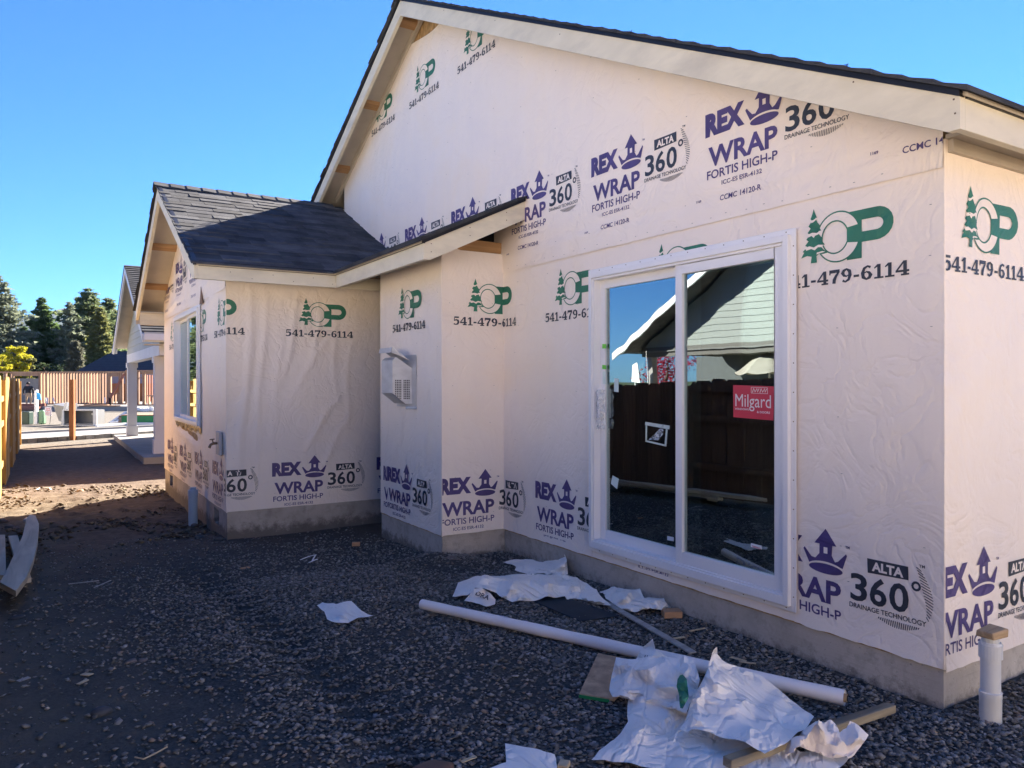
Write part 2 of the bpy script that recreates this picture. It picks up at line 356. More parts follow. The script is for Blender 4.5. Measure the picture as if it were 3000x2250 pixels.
def cp_logo():                              # origin: top of the tree; material 0 green, 1 black, 2 bare wrap
    p = Pr(); q = .00136
    def S(pts): return [(a*q, -b*q*.98) for a, b in pts]
    bowl = [(270+58*math.sin(t), 105-62*math.cos(t)) for t in np.linspace(0, math.pi, 12)]
    hole = [(238, 80)]+[(245+22*math.sin(t), 101-21*math.cos(t)) for t in np.linspace(0, math.pi, 8)]+[(204, 122), (204, 80)]
    # P drawn as pieces round its counter
    p.poly(S([(143, 42), (204, 42), (204, 225), (143, 225)]), 0, 1)
    p.ribbon(S([(204, 61), (262, 61)]+[(262+45*math.sin(t), 103-42*math.cos(t)) for t in np.linspace(.2, math.pi-.2, 10)]+[(262, 145), (204, 145)]), 0, 38*q, 1.3)
    p.ribbon(S([(204, 61), (240, 61)]), 0, 38*q, 1.1)
    co = [(105+92*math.cos(t), 128-97*math.sin(t)) for t in np.linspace(.33, 2*math.pi-.33, 40)]
    ci = [(93+56*math.cos(t), 128-63*math.sin(t)) for t in np.linspace(2*math.pi-.42, .42, 32)]
    N = len(ci); cf = [co[int(i*(len(co)-1)/(N-1))] for i in range(N)]; V = S(cf+ci[::-1]); p.tri(V, [(i, i+1, N+i+1) for i in range(N-1)]+[(i, N+i+1, N+i) for i in range(N-1)], 2, 3)
    p.ribbon(S(co+[ci[0]]+ci+[co[0]]), 0, 5.5*q, 4, True)
    rr = random.Random(5); tree = [(0, 0)]; lv = [(12, 38), (30, 85), (42, 130), (52, 175)]
    right = []; y0 = 0
    prof = [(0, 0), (7, 20), (15, 38), (7, 36), (18, 58), (30, 72), (24, 76), (34, 92), (18, 92), (26, 108), (42, 126), (34, 130), (50, 150), (28, 150), (44, 168), (62, 184), (40, 186), (22, 184), (12, 190), (14, 216), (-14, 216), (-10, 190), (-30, 184), (-58, 190), (-44, 168), (-52, 166), (-30, 146), (-40, 142), (-24, 126), (-34, 118), (-18, 100), (-28, 92), (-14, 76), (-24, 66), (-8, 46), (-14, 38), (-6, 20)]
    p.poly(S(prof), 0, 5)
    for pts in ([(-14, 44), (-2, 44), (16, 36), (14, 43), (0, 52), (-10, 55)], [(-28, 98), (-6, 94), (14, 98), (28, 92), (24, 104), (6, 108), (0, 116), (-10, 106), (-24, 110)],
                [(-42, 150), (-20, 146), (0, 154), (20, 146), (44, 150), (36, 158), (18, 156), (4, 166), (-12, 158), (-34, 162)], [(14, 176), (38, 174), (52, 178), (30, 181), (12, 184)]):
        p.poly(S(pts), 2, 6)
    digits(p, '541-479-6114', -.222, .525, -.412, -.342, 1); return p
def rex_logo(alta=True):                    # origin: tip of the little tower; 0 purple, 1 black, 2 bare wrap
    p = Pr(); q = .00131
    def S(pts): return [(a*q, -b*q*.96) for a, b in pts]
    p.text('REX', -.449, -.142, -.203, -.060, 0, .065, 1)
    p.text('WRAP', -.425, .092, -.392, -.268, 0, .03, 1)
    p.text('FORTIS HIGH-P', -.437, .092, -.466, -.412, 0, .015, 1)
    p.text('ICC-ES ESR-4132', -.32, -.017, -.517, -.490, 0, .015, 1)
    p.text('TM', .118, .142, -.082, -.068, 0, .02, 1)
    p.poly(S([(0, 0), (50, 66), (31, 66), (29, 108), (44, 132), (58, 126), (93, 88), (97, 96), (78, 152), (62, 148), (0, 138), (-62, 148), (-76, 156), (-104, 100), (-98, 92), (-66, 128), (-48, 130), (-29, 108), (-28, 67), (-52, 67)]), 0, 2)
    p.poly(S([(-9, 78), (9, 78), (9, 104), (-9, 104)]), 2, 3)
    p.poly(S([(78*math.cos(t), 168-21*math.sin(t)) for t in np.linspace(0, 2*math.pi, 24)[:-1]]), 0, 2)
    p.ribbon(S([(84*math.cos(t), 171-30*math.sin(t)) for t in np.linspace(.1, math.pi-.1, 14)]), 2, 6*q, 3)
    if alta:
        p.poly([(.237, -.108), (.447, -.108), (.449, -.172), (.240, -.180)], 1, 1); p.text('ALTA', .262, .424, -.166, -.120, 2, .04, 2)
        for st, a, b in (('3', .145, .238), ('6', .252, .342), ('0', .355, .452)): p.text(st, a, b, -.335, -.196, 1, .02, 1)
        p.ribbon([(.487+.018*math.cos(t), -.192+.018*math.sin(t)) for t in np.linspace(0, 2*math.pi, 13)[:-1]], 1, .011, 1, True)
        p.text('DRAINAGE TECHNOLOGY', .14, .535, -.372, -.347, 1, .012, 1)
        p.text('TM', .50, .528, -.10, -.086, 1, .02, 1)
        for i in range(17):
            t = i/16; y = -.105-.225*t; w = .034*math.sin(math.pi*min(1, .12+t*.9))+.006; xr = .487+.075*math.sin(.25+t*2.1)
            p.ribbon([(xr-w, y+.004), (xr+.006, y-.012)], 1, .0042, 1)
        for i in range(20):
            t = i/19; x = .30+.2*t; hh = .030*math.sin(math.pi*(.06+.88*t))+.003
            p.ribbon([(x, -.385), (x-.004, -.385-hh)], 1, .0042, 1)
    return p
def ccmc():
    p = Pr(); p.text('CCMC 14120-R', -.335, -.02, -.652, -.618, 0, .015, 1); return p
def tick():
    p = Pr(); p.text('1169', -.02, .02, -.008, .008, 0, .03, 1); return p

# ---------------------------------------------------------------- wrap folds
class Wall:                                 # origin O, direction U (to the right seen from outside), outward normal N
    def __init__(s, O, U, N, L, folds=(), amp=.0025, seed=0, zlim=(.2, 6)):
        s.O, s.U, s.N, s.L, s.folds, s.amp, s.seed, s.zl = Vector(O), Vector(U), Vector(N), L, folds, amp, seed, zlim
    def h(s, u, z):
        u = np.asarray(u, float); z = np.asarray(z, float)
        e = s.amp*(fbm(u*2.3+s.seed, z*1.6+s.seed*3)-.47)*4+s.amp*1.2*(fbm(u*6+s.seed*2, z*2.5)-.47)*2
        for (u0, z0, u1, z1, w, a) in s.folds:
            dx, dz = u1-u0, z1-z0; L2 = dx*dx+dz*dz; t = np.clip(((u-u0)*dx+(z-z0)*dz)/L2, 0, 1)
            wob = .02*np.sin(t*7+u0*9); d = np.hypot(u-(u0+t*dx)+wob, z-(z0+t*dz)); e = e+a*np.exp(-(d/w)**2)*(.35+.65*np.sin(np.pi*np.clip(t, .04, .96)))
        ed = np.clip(np.minimum(u, s.L-u)/.06, 0, 1); return e*ed
    def P(s, u, z, off):
        hh = float(s.h(u, z))+off; q = s.O+s.U*u+s.N*hh; return Vector((q.x, q.y, z))
    def grid(s, mb, u0, u1, zb, zt, off=.004, step=.035, m=0, rag=0, curl=0):
        nu = max(2, int((u1-u0)/step)+1); us = np.linspace(u0, u1, nu)
        hz = max((zt(u) if callable(zt) else zt) for u in us)-zb; nz = max(2, int(hz/step)+1); t = np.linspace(0, 1, nz)
        P = []
        for u in us:
            top = zt(u) if callable(zt) else zt; b = zb-rag*abs(float(fbm(u*9+s.seed, 3.3, 3))-.45)*2; z = b+(top-b)*t
            hh = s.h(np.full(nz, u), z)+off+curl*np.exp(-t*nz*.6)
            q = s.O+s.U*float(u); P.append([(q.x+s.N.x*k, q.y+s.N.y*k, zz) for k, zz in zip(hh, z)])
        mb.grid(P, m)
    def lay(s, pr, u0, z0, mats, name, parent, ulim=None, zlim=None, off=.0065, cell=.045, shear=0):
        ul = ulim or (0, s.L); zl = zlim or s.zl
        bm = bmesh.new(); V = [bm.verts.new((a+u0, b+z0+shear*a, ly)) for a, b, ly in pr.v]
        for t, mi in zip(pr.t, pr.mi):
            try: f = bm.faces.new([V[i] for i in t]); f.material_index = mi
            except ValueError: pass
        for co, no in (((ul[0], 0, 0), (-1, 0, 0)), ((ul[1], 0, 0), (1, 0, 0)), ((0, zl[0], 0), (0, -1, 0)), ((0, zl[1], 0), (0, 1, 0))):
            bmesh.ops.bisect_plane(bm, geom=bm.verts[:]+bm.edges[:]+bm.faces[:], plane_co=co, plane_no=no, clear_outer=True)
        if not bm.faces: bm.free(); return None
        xs = [v.co.x for v in bm.verts]; zs = [v.co.y for v in bm.verts]
        for k in range(int(min(xs)/cell)+1, int(max(xs)/cell)+1): bmesh.ops.bisect_plane(bm, geom=bm.verts[:]+bm.edges[:]+bm.faces[:], plane_co=(k*cell, 0, 0), plane_no=(1, 0, 0))
        for k in range(int(min(zs)/cell)+1, int(max(zs)/cell)+1): bmesh.ops.bisect_plane(bm, geom=bm.verts[:]+bm.edges[:]+bm.faces[:], plane_co=(0, k*cell, 0), plane_no=(0, 1, 0))
        b = BASE[parent.name]; U = np.array([v.co.x for v in bm.verts]); Z = np.array([v.co.y for v in bm.verts]); hh = s.h(U, Z)
        for v, k in zip(bm.verts, hh):
            q = s.O+s.U*v.co.x+s.N*(float(k)+off+v.co.z*.00025); v.co = (q.x-b.x, q.y-b.y, v.co.y-b.z)
        me = bpy.data.meshes.new(name); bm.to_mesh(me); bm.free()
        for q in mats: me.materials.append(q)
        o = bpy.data.objects.new(name, me); COL.objects.link(o); o.parent = parent; BASE[o.name] = b; return o
# ---------------------------------------------------------------- ground: one sheet out to the horizon
def axis(segs):
    out = []
    for a, b, st in segs: out += list(np.arange(a, b-1e-6, st))
    return np.array(out+[segs[-1][1]])
gx = axis([(-6000, -1000, 1000), (-1000, -100, 150), (-100, -20, 10), (-20, -3, 1), (-3, -1, .2), (-1, 5, .05), (5, 8, .5), (8, 30, 2), (30, 100, 10), (100, 1000, 150), (1000, 6000, 1000)])
gy = axis([(-3000, -300, 500), (-300, -20, 40), (-20, 0, 2), (0, 1, .2), (1, 9, .05), (9, 15, .05), (15, 26, .15), (26, 60, .7), (60, 140, 8), (140, 1000, 120), (1000, 8000, 1000)])
GX, GY = np.meshgrid(gx, gy, indexing='ij')
def hgt(x, y):
    t = np.clip((y-4)/8, 0, 1); g = .05-.18*t*t*(3-2*t)
    near = np.clip((26-y)/4, 0, 1)*np.clip((x+4)/1, 0, 1)*np.clip((6-x)/1, 0, 1)*np.clip((y+4)/2, 0, 1)
    n = (fbm(x*.9, y*.9, 3)-.45)*.05+(fbm(x*5, y*5, 3)-.45)*.022
    rough = np.clip((y-8.6)/1.5, 0, 1)*np.clip((14.5-y)/2, 0, 1); n = n+rough*((fbm(x*7+9, y*5, 4)-.45)*.085+.02*np.sin(y*18+2*np.sin(x*2))*np.clip(1-abs(x-.3)/.6, 0, 1))
    # tyre ruts through the gravel
    c = .95+.25*np.sin(y*.5)+(y-3)*.02; rut = np.exp(-((x-c)/.16)**2)*np.clip((8-y)/2, 0, 1)*np.clip((y-.5)/1, 0, 1)
    n = n-rut*.045+rut*.014*np.sin((y+x*.6)*34)
    mound = .06*np.exp(-(((x-2.86)/.25)**2+((y-5.75)/.3)**2)); bank = -.03*np.exp(-((y-8.9)/.3)**2)*np.clip(x, 0, 1)
    far = np.where(y > 28, 0.02*(fbm(x*.2, y*.2, 2)-.45), 0)
    return g+(n+mound+bank)*near+far
GZ = hgt(GX, GY)
V = np.stack([GX, GY, GZ], -1).reshape(-1, 3); nx, ny = len(gx), len(gy)
idx = np.arange(nx*ny).reshape(nx, ny); F = np.stack([idx[:-1, :-1], idx[1:, :-1], idx[1:, 1:], idx[:-1, 1:]], -1).reshape(-1, 4)
def np_mesh(name, V, F, mats, smooth=False):
    me = bpy.data.meshes.new(name); k = F.shape[1]
    me.vertices.add(len(V)); me.vertices.foreach_set('co', V.astype(np.float32).ravel())
    me.loops.add(F.size); me.loops.foreach_set('vertex_index', F.astype(np.int32).ravel())
    me.polygons.add(len(F)); me.polygons.foreach_set('loop_start', np.arange(0, F.size, k, dtype=np.int32))
    for q in mats: me.materials.append(q)
    me.update(calc_edges=True)
    if smooth: me.polygons.foreach_set('use_smooth', [True]*len(F))
    o = bpy.data.objects.new(name, me); COL.objects.link(o); BASE[name] = Vector((0, 0, 0)); return o
m, n, b = new_mat('soil_and_gravel'); v = mapped(n)
sep = n.nodes.new('ShaderNodeSeparateXYZ'); n.links.new(v, sep.inputs[0])
def mr(val, a, b_, c=0, d=1):
    k = n.nodes.new('ShaderNodeMapRange'); k.interpolation_type = 'SMOOTHSTEP'; n.links.new(val, k.inputs[0])
    for i, q in enumerate((a, b_, c, d)): k.inputs[i+1].default_value = q
    return k.outputs[0]
nz_ = noise(n, v, 1.1, 5, .6); wob = math_(n, 'MULTIPLY', math_(n, 'SUBTRACT', nz_, .5), 3.0)
fine = noise(n, v, 55, 6, .7); med = noise(n, v, 9, 6, .65)
soil = ramp(n, med, [(.3, (.085, .062, .048)), (.55, (.14, .105, .082)), (.8, (.21, .165, .125))])
dust = ramp(n, med, [(.3, (.09, .068, .048)), (.7, (.19, .15, .105))])
grav = ramp(n, fine, [(.3, (.035, .034, .032)), (.7, (.12, .115, .105))])  # darkened base stands for the shadows between the stones
yw = math_(n, 'ADD', sep.outputs[1], wob); xw = math_(n, 'ADD', sep.outputs[0], wob)
c = mix(n, mr(yw, 6.5, 9.5), grav, soil)                       # gravel by the slab, soil further off
c = mix(n, mr(xw, .9, -.3, 0, .8), c, mix(n, .55, soil, (.15, .15, .12)))
c = mix(n, mr(yw, 9.8, 11.0, 0, .85), c, dust); c = mix(n, mr(yw, 12.2, 13.5, 0, .75), c, soil)
c = mix(n, mr(sep.outputs[1], 21, 26), c, ramp(n, med, [(.3, (.11, .10, .085)), (.7, (.20, .185, .16))]))
c = mix(n, mr(sep.outputs[1], .2, -2.5), c, (.32, .26, .19)); c = mix(n, mr(sep.outputs[0], -.9, -2), c, (.30, .27, .20))  # ground out of view, made paler so it bounces more sunlight
c = mix(n, mr(sep.outputs[1], 75, 100), c, (.05, .07, .03))
fl = ramp(n, noise(n, v, 120, 2, .5), [(.72, (0, 0, 0)), (.78, (.5,)*3)]); c = mix(n, fl, c, (.22, .21, .19))
n.links.new(c, b.inputs['Base Color']); b.inputs['Roughness'].default_value = .95; b.inputs['Specular IOR Level'].default_value = .12
b1 = bump(n, None, med, .5, .03); bump(n, b, fine, .7, .012, b1)
GROUNDM = m
g_ = np_mesh('ground', V, F, [GROUNDM], True); tag(g_, 'dark gravel and bare soil of the building plot running out to the street', kind='structure')

def in_poly(px, py, poly):
    ins = np.zeros(len(px), bool); k = len(poly)
    for i in range(k):
        x0, y0 = poly[i]; x1, y1 = poly[(i+1) % k]
        c_ = ((y0 > py) != (y1 > py)) & (px < (x1-x0)*(py-y0)/((y1-y0) if y1 != y0 else 1e-9)+x0); ins ^= c_
    return ins
def stones(name, N, xr, yr, smin, smax, dens, seed, mats, label, flat=.62, cat=None, avoid=None, sink=.25):
    r = np.random.RandomState(seed); x = r.uniform(*xr, N); y = r.uniform(*yr, N); keep = r.rand(N) < dens(x, y)
    keep &= ~((x > 3.50) & (y < 8) & (y > 1.88)) & ~((x > 2.88) & (y > 5.8)) & ~((x > 1.56) & (y > 8.0)) 
    if avoid is not None: keep &= ~avoid(x, y)
    x, y = x[keep], y[keep]; n_ = len(x)
    bv = np.array([(0, 0, 1), (.9, 0, .25), (.28, .85, .3), (-.72, .53, .25), (-.72, -.53, .3), (.28, -.85, .2), (0, 0, -.6)])
    bf = np.array([(0, 1, 2), (0, 2, 3), (0, 3, 4), (0, 4, 5), (0, 5, 1), (6, 2, 1), (6, 3, 2), (6, 4, 3), (6, 5, 4), (6, 1, 5)])
    s = smin*(smax/smin)**(r.rand(n_)**1.5); a = r.uniform(0, 6.283, n_); V = bv[None]*(1+r.uniform(-.32, .32, (n_, 7, 3)))
    V[:, :, 0] *= r.uniform(.75, 1.35, (n_, 1)); V[:, :, 2] *= flat*r.uniform(.6, 1.2, (n_, 1))
    tx = r.uniform(-.5, .5, (n_, 1)); V[:, :, 2] += V[:, :, 0]*tx
    ca, sa = np.cos(a)[:, None], np.sin(a)[:, None]; X = (V[:, :, 0]*ca-V[:, :, 1]*sa)*s[:, None]; Y = (V[:, :, 0]*sa+V[:, :, 1]*ca)*s[:, None]; Z = V[:, :, 2]*s[:, None]
    z0 = hgt(x, y)+s*sink; W = np.stack([X+x[:, None], Y+y[:, None], Z+z0[:, None]], -1).reshape(-1, 3)
    Fc = (bf[None]+(np.arange(n_)*7)[:, None, None]).reshape(-1, 3); o = np_mesh(name, W, Fc, mats)
    mi = r.choice(len(mats), n_, p=[.42, .33, .17, .05, .03][:len(mats)] if len(mats) == 5 else None); o.data.polygons.foreach_set('material_index', np.repeat(mi, 10).astype(np.int32))
    tag(o, label, cat, kind='stuff'); return o
GRAVM = [M('gravel_dark', (.13, .125, .115), .8, .2, 30, bmp=.3), M('gravel_mid', (.20, .19, .175), .8, .2, 30, bmp=.3), M('gravel_blue', (.28, .265, .245), .78, .2, 30, bmp=.3), M('gravel_brown', (.27, .205, .16), .8, .2, 30), M('gravel_pale', (.36, .34, .31), .8, .2, 30)]
def dgrav(x, y):
    e = (fbm(x*1.3+4, y*1.3, 3)-.45)*1.6; a = np.clip((x-.15+e)/1.0, 0, 1)*np.clip((7.6+e-y)/2.2, 0, 1)
    patch = 1-.75*np.clip((fbm(x*1.1+31, y*1.1+7, 3)-.52)*9, 0, 1)
    return np.clip(a*patch+.06, 0, 1)
stones('gravel', 98000, (-.4, 4.4), (.9, 6.0), .0052, .0185, dgrav, 11, GRAVM, 'loose crushed dark gravel spread along the house wall', cat='gravel')
stones('gravel', 24000, (-.4, 3.6), (5.6, 8.5), .008, .015, dgrav, 12, GRAVM, 'finer dark gravel thinning out towards the wing of the house', cat='gravel')
stones('gravel', 6000, (-.5, 2.8), (1.5, 9), .005, .021, lambda x, y: .55+0*x, 13, GRAVM, 'scattered larger stones on the packed soil', cat='stones')
CLODM = [M('soil_clod', (.10, .073, .053), .95, .25, 20, bmp=.5), M('dry_soil_clod', (.19, .15, .10), .95, .25, 20, bmp=.5)]
stones('soil_clods', 9000, (-.6, 1.6), (8.3, 15), .012, .045, lambda x, y: np.clip((fbm(x*1.5, y*1.5, 2)-.3)*2.2, 0, 1)*np.clip((16-y)/4, 0, 1), 14, CLODM, 'broken clods of soil in the sunlit strip beyond the wing', cat='soil')
# ---------------------------------------------------------------- the house
HB = (3.5, 1.9, 0)
house = thing('house', 'unfinished single-storey house wrapped in printed white house wrap with charcoal shingle roofs', 'house', HB)
ML = lambda y: 2.728+.4987*(min(y, 14.788-y)-1.665)    # top line of the main rake, ridge at y 7.394
YR, YN, YK = 7.394, 1.665, 12.6
WL = lambda y: 2.654+.49*(min(y, 20.4-y)-7.53)        # top line of the wing roof, ridge at y 10.2
DL = lambda x: 2.654+.47*(x-2.537)                    # small lean-to roof over the bump-out
XR, XA, XD, XF, YB, YC, YD, YE, YF = 3.195, 3.502, 2.884, 1.559, 1.895, 5.80, 7.18, 8.017, 12.67
WB = .236
# foundation, each face its own stretch
f = MB(); zf = -.5
f.box(XA+.006, XA+.25, YB+.006, YC-.004, zf, WB+.006); f.box(XA+.25, 15, YB+.006, YB+.25, zf, WB+.006)
f.box(XD+.006, XA+.3, YC+.006, YC+.2, zf, WB+.006); f.box(XD+.006, XD+.2, YC+.2, YD, zf, WB+.006); f.box(XD+.2, XA+.3, YD-.2, YD, zf, WB+.006)
f.box(XF+.2, 15, YE+.006, YE+.2, zf, WB+.006)
# F side with two vent openings
vents = [(8.45, 8.74), (11.85, 12.15)]
ys = [YE+.006, vents[0][0], vents[0][1], vents[1][0], vents[1][1], YF]
for i, (a, b_) in enumerate(zip(ys[:-1], ys[1:])):
    if i in (1, 3): f.box(XF+.006, XF+.2, a, b_, zf, .03); f.box(XF+.006, XF+.2, a, b_, .19, WB+.006)
    else: f.box(XF+.006, XF+.2, a, b_, zf, WB+.006)
f.box(XF+.2, 15, YF-.2, YF, zf, WB+.006)
f.build('foundation', CONC, house)
for a, b_ in vents:
    q = MB(); q.box(XF+.10, XF+.12, a+.005, b_-.005, .035, .185, 0)
    for k in range(5): q.box(XF+.085, XF+.1, a+.01, b_-.01, .045+k*.028, .052+k*.028, 1)
    q.build('foundation_vent', [DARKV, GALV], house)
# sill strip of bare sheathing that shows under the wrap
s_ = MB(); s_.box(XA-.001, XA+.005, YB+.02, YC-.02, WB-.012, WB+.02); s_.box(XD-.001, XD+.005, YC+.01, YD-.01, WB-.010, WB+.02); s_.box(XA+.01, 9, YB-.001, YB+.005, WB-.012, WB+.02)
s_.build('sill_plate', OSB, house)
# sheathing behind the wrap (door and window openings left open)
DY0, DY1, DZ0, DZ1 = 2.678, 4.524, .289, 2.389
FY0, FY1, FZ0, FZ1 = 9.46, 11.34, 1.04, 2.44
sh = MB(); t = .1
sh.box(XA+.007, XA+t, YB+.01, DY0+.03, WB, 2.6); sh.box(XA+.007, XA+t, DY1-.03, YC, WB, 2.6); sh.box(XA+.007, XA+t, DY0+.03, DY1-.03, DZ1-.03, 2.6); sh.box(XA+.007, XA+t, DY0+.03, DY1-.03, WB, DZ0+.03)
sh.hexa([(XA+.007, YB+.01, 2.6), (XA+.007, 11.8, 2.6), (XA+.007, YR, ML(YR))], [(XA+t, YB+.01, 2.6), (XA+t, 11.8, 2.6), (XA+t, YR, ML(YR))])
sh.hexa([(XA+.007, YB+.01, 2.6), (XA+.007, YR, ML(YR)), (XA+.007, YB+.01, ML(YB))], [(XA+t, YB+.01, 2.6), (XA+t, YR, ML(YR)), (XA+t, YB+.01, ML(YB))])
sh.box(XA+t, 15, YB+.007, YB+t, WB, 2.74); sh.box(XA+t, 15, 11.7, 11.8, WB, 2.6); sh.box(15, 15.1, YB, 12.6, -.2, 2.6)
sh.box(XD+.007, XA+.01, YC+.007, YC+t, WB, 2.70); sh.box(XD+.007, XD+t, YC+t, YD, WB, 2.81); sh.box(XD+t, XA, YD-.05, YD, WB, 2.66)
sh.box(XF+.007, 3.6, YE+.007, YE+t, WB, 2.9)
sh.box(XF+.007, XF+t, YE+t, FY0+.03, WB, 2.9); sh.box(XF+.007, XF+t, FY1-.03, YF, WB, 2.9); sh.box(XF+.007, XF+t, FY0+.03, FY1-.03, FZ1-.03, 2.9); sh.box(XF+.007, XF+t, FY0+.03, FY1-.03, WB, FZ0+.03)
sh.hexa([(XF+.007, YE+.01, 2.9), (XF+.007, YF-.2, 2.9), (XF+.007, 10.2, WL(10.2)-.02)], [(XF+t, YE+.01, 2.9), (XF+t, YF-.2, 2.9), (XF+t, 10.2, WL(10.2)-.02)])
sh.box(XF+.2, 15, YF-.1, YF, WB, 2.6)
sh.build('sheathing', OSB, house)
# the rooms behind the glass
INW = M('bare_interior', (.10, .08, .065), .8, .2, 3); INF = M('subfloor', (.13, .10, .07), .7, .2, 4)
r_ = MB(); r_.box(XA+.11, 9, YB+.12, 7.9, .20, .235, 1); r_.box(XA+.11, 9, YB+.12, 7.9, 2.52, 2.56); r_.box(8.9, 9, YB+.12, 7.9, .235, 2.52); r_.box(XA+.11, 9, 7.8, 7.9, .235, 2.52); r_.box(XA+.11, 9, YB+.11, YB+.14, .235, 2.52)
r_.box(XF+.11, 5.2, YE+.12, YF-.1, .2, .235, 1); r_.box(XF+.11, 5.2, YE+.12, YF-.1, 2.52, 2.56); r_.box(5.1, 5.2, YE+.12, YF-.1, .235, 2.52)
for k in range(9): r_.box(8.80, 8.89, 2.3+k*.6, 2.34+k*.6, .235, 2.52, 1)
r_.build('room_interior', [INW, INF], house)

# roofs --------------------------------------------------------------------
def slab(lo_pts, th, name, mat, parent=house, **k):
    q = MB(); q.hexa([Vector(p_) for p_ in lo_pts], [Vector(p_)+Vector((0, 0, th)) for p_ in lo_pts]); return q.build(name, mat, parent, **k)
X1 = 15.2
main_roof = slab([(XR+.02, YN-.02, ML(YN-.02)), (X1, YN-.02, ML(YN-.02)), (X1, YR, ML(YR)), (XR+.02, YR, ML(YR))], .018, 'main_roof', PRIMED2)
mr2 = slab([(XR+.02, YR, ML(YR)), (X1, YR, ML(YR)), (X1, YK, ML(YK)), (XR+.02, YK, ML(YK))], .018, 'roof_deck', PRIMED2, main_roof)
def courses(name, parent, fn, x0, x1, ya, yb, n_, mat=SHING, xe=None):
    q = MB(); r = random.Random(3)
    for i in range(n_):
        y0 = ya+(yb-ya)*i/n_; y1 = ya+(yb-ya)*(i+1.25)/n_; j = r.uniform(-.012, .008)
        z0, z1 = fn(y0), fn(y1); q.hexa([(x0+j, y0, z0+.020), (x1, y0, z0+.020), (x1, y1, z1+.019), (x0+j, y1, z1+.019)], [(x0+j, y0, z0+.040+r.uniform(0, .005)), (x1, y0, z0+.046), (x1, y1, z1+.026), (x0+j, y1, z1+.026)])
    return q.build(name, mat, parent, kind='stuff')
courses('shingle_courses', main_roof, ML, XR-.035, X1, YN-.05, YR, 42); 
MF = lambda y: ML(YR)-.4987*(y-YR)
courses('shingle_courses', main_roof, lambda y: MF(y), XR-.035, X1, YK, YR, 38)
q = MB()
for k in range(12): q.hexa([(XR-.04+k*.3, YR-.16, ML(YR-.16)+.05), (XR+.30+k*.3, YR-.16, ML(YR-.16)+.045), (XR+.30+k*.3, YR, ML(YR)+.05), (XR-.04+k*.3, YR, ML(YR)+.052)], [(XR-.04+k*.3, YR-.16, ML(YR-.16)+.07), (XR+.30+k*.3, YR-.16, ML(YR-.16)+.05), (XR+.30+k*.3, YR, ML(YR)+.075), (XR-.04+k*.3, YR, ML(YR)+.085)])
for k in range(12): q.hexa([(XR-.04+k*.3, YR, ML(YR)+.052), (XR+.30+k*.3, YR, ML(YR)+.05), (XR+.30+k*.3, YR+.16, ML(YR+.16)+.045), (XR-.04+k*.3, YR+.16, ML(YR+.16)+.05)], [(XR-.04+k*.3, YR, ML(YR)+.085), (XR+.30+k*.3, YR, ML(YR)+.075), (XR+.30+k*.3, YR+.16, ML(YR+.16)+.05), (XR-.04+k*.3, YR+.16, ML(YR+.16)+.07)])
q.build('ridge_cap', SHING, main_roof)
def rake(x, ya, yb, fn, hgt_=.165, th=.038, name='rake_board', ztrim=None, parent=house):
    q = MB(); za, zb = fn(ya), fn(yb)
    lo = [(x, ya, za-hgt_ if ztrim is None else max(za-hgt_, ztrim)), (x+th, ya, za-hgt_ if ztrim is None else max(za-hgt_, ztrim)), (x+th, yb, zb-hgt_), (x, yb, zb-hgt_)]
    if ztrim is not None:
        yc = ya+(ztrim-(za-hgt_))/(fn(ya+1)-fn(ya)) if yb > ya else ya
        q.hexa([(x, ya, ztrim), (x+th, ya, ztrim), (x+th, yc, ztrim), (x, yc, ztrim)], [(x, ya, za), (x+th, ya, za), (x+th, yc, fn(yc)), (x, yc, fn(yc))])
        q.hexa([(x, yc, ztrim), (x+th, yc, ztrim), (x+th, yb, zb-hgt_), (x, yb, zb-hgt_)], [(x, yc, fn(yc)), (x+th, yc, fn(yc)), (x+th, yb, zb), (x, yb, zb)])
    else: q.hexa(lo, [(x, ya, za), (x+th, ya, za), (x+th, yb, zb), (x, yb, zb)])
    o = q.build(name, PRIMED, parent)
    d = MB(); d.hexa([(x-.008, ya, za-.008), (x+.03, ya, za-.008), (x+.03, yb, zb-.008), (x-.008, yb, zb-.008)], [(x-.008, ya, za+.034), (x+.03, ya, za+.034), (x+.03, yb, zb+.034), (x-.008, yb, zb+.034)])
    d.build('drip_edge', DRIP, o); return o
rake(XR, YN, YR-.0015, ML, ztrim=2.588); rake(XR, YR+.0015, 10.6, ML)
# eave on the near side
def eave_x(y, x0, x1, ztop, name='fascia', h=.130, th=.038, out=-1):
    q = MB(); q.box(x0, x1, min(y, y-out*th), max(y, y-out*th), ztop-h, ztop); o = q.build(name, PRIMED, house, bevel=.002)
    d = MB(); a, b_ = sorted((y+out*.012, y-out*.02)); d.box(x0, x1, a, b_, ztop-.012, ztop+.036); d.build('drip_edge', DRIP, o); return o
eave_x(YN, XR+.0385, X1, 2.731, h=.142)
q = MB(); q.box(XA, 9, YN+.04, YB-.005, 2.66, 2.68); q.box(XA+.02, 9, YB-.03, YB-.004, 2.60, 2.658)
q.build('soffit', PRIMED2, house)
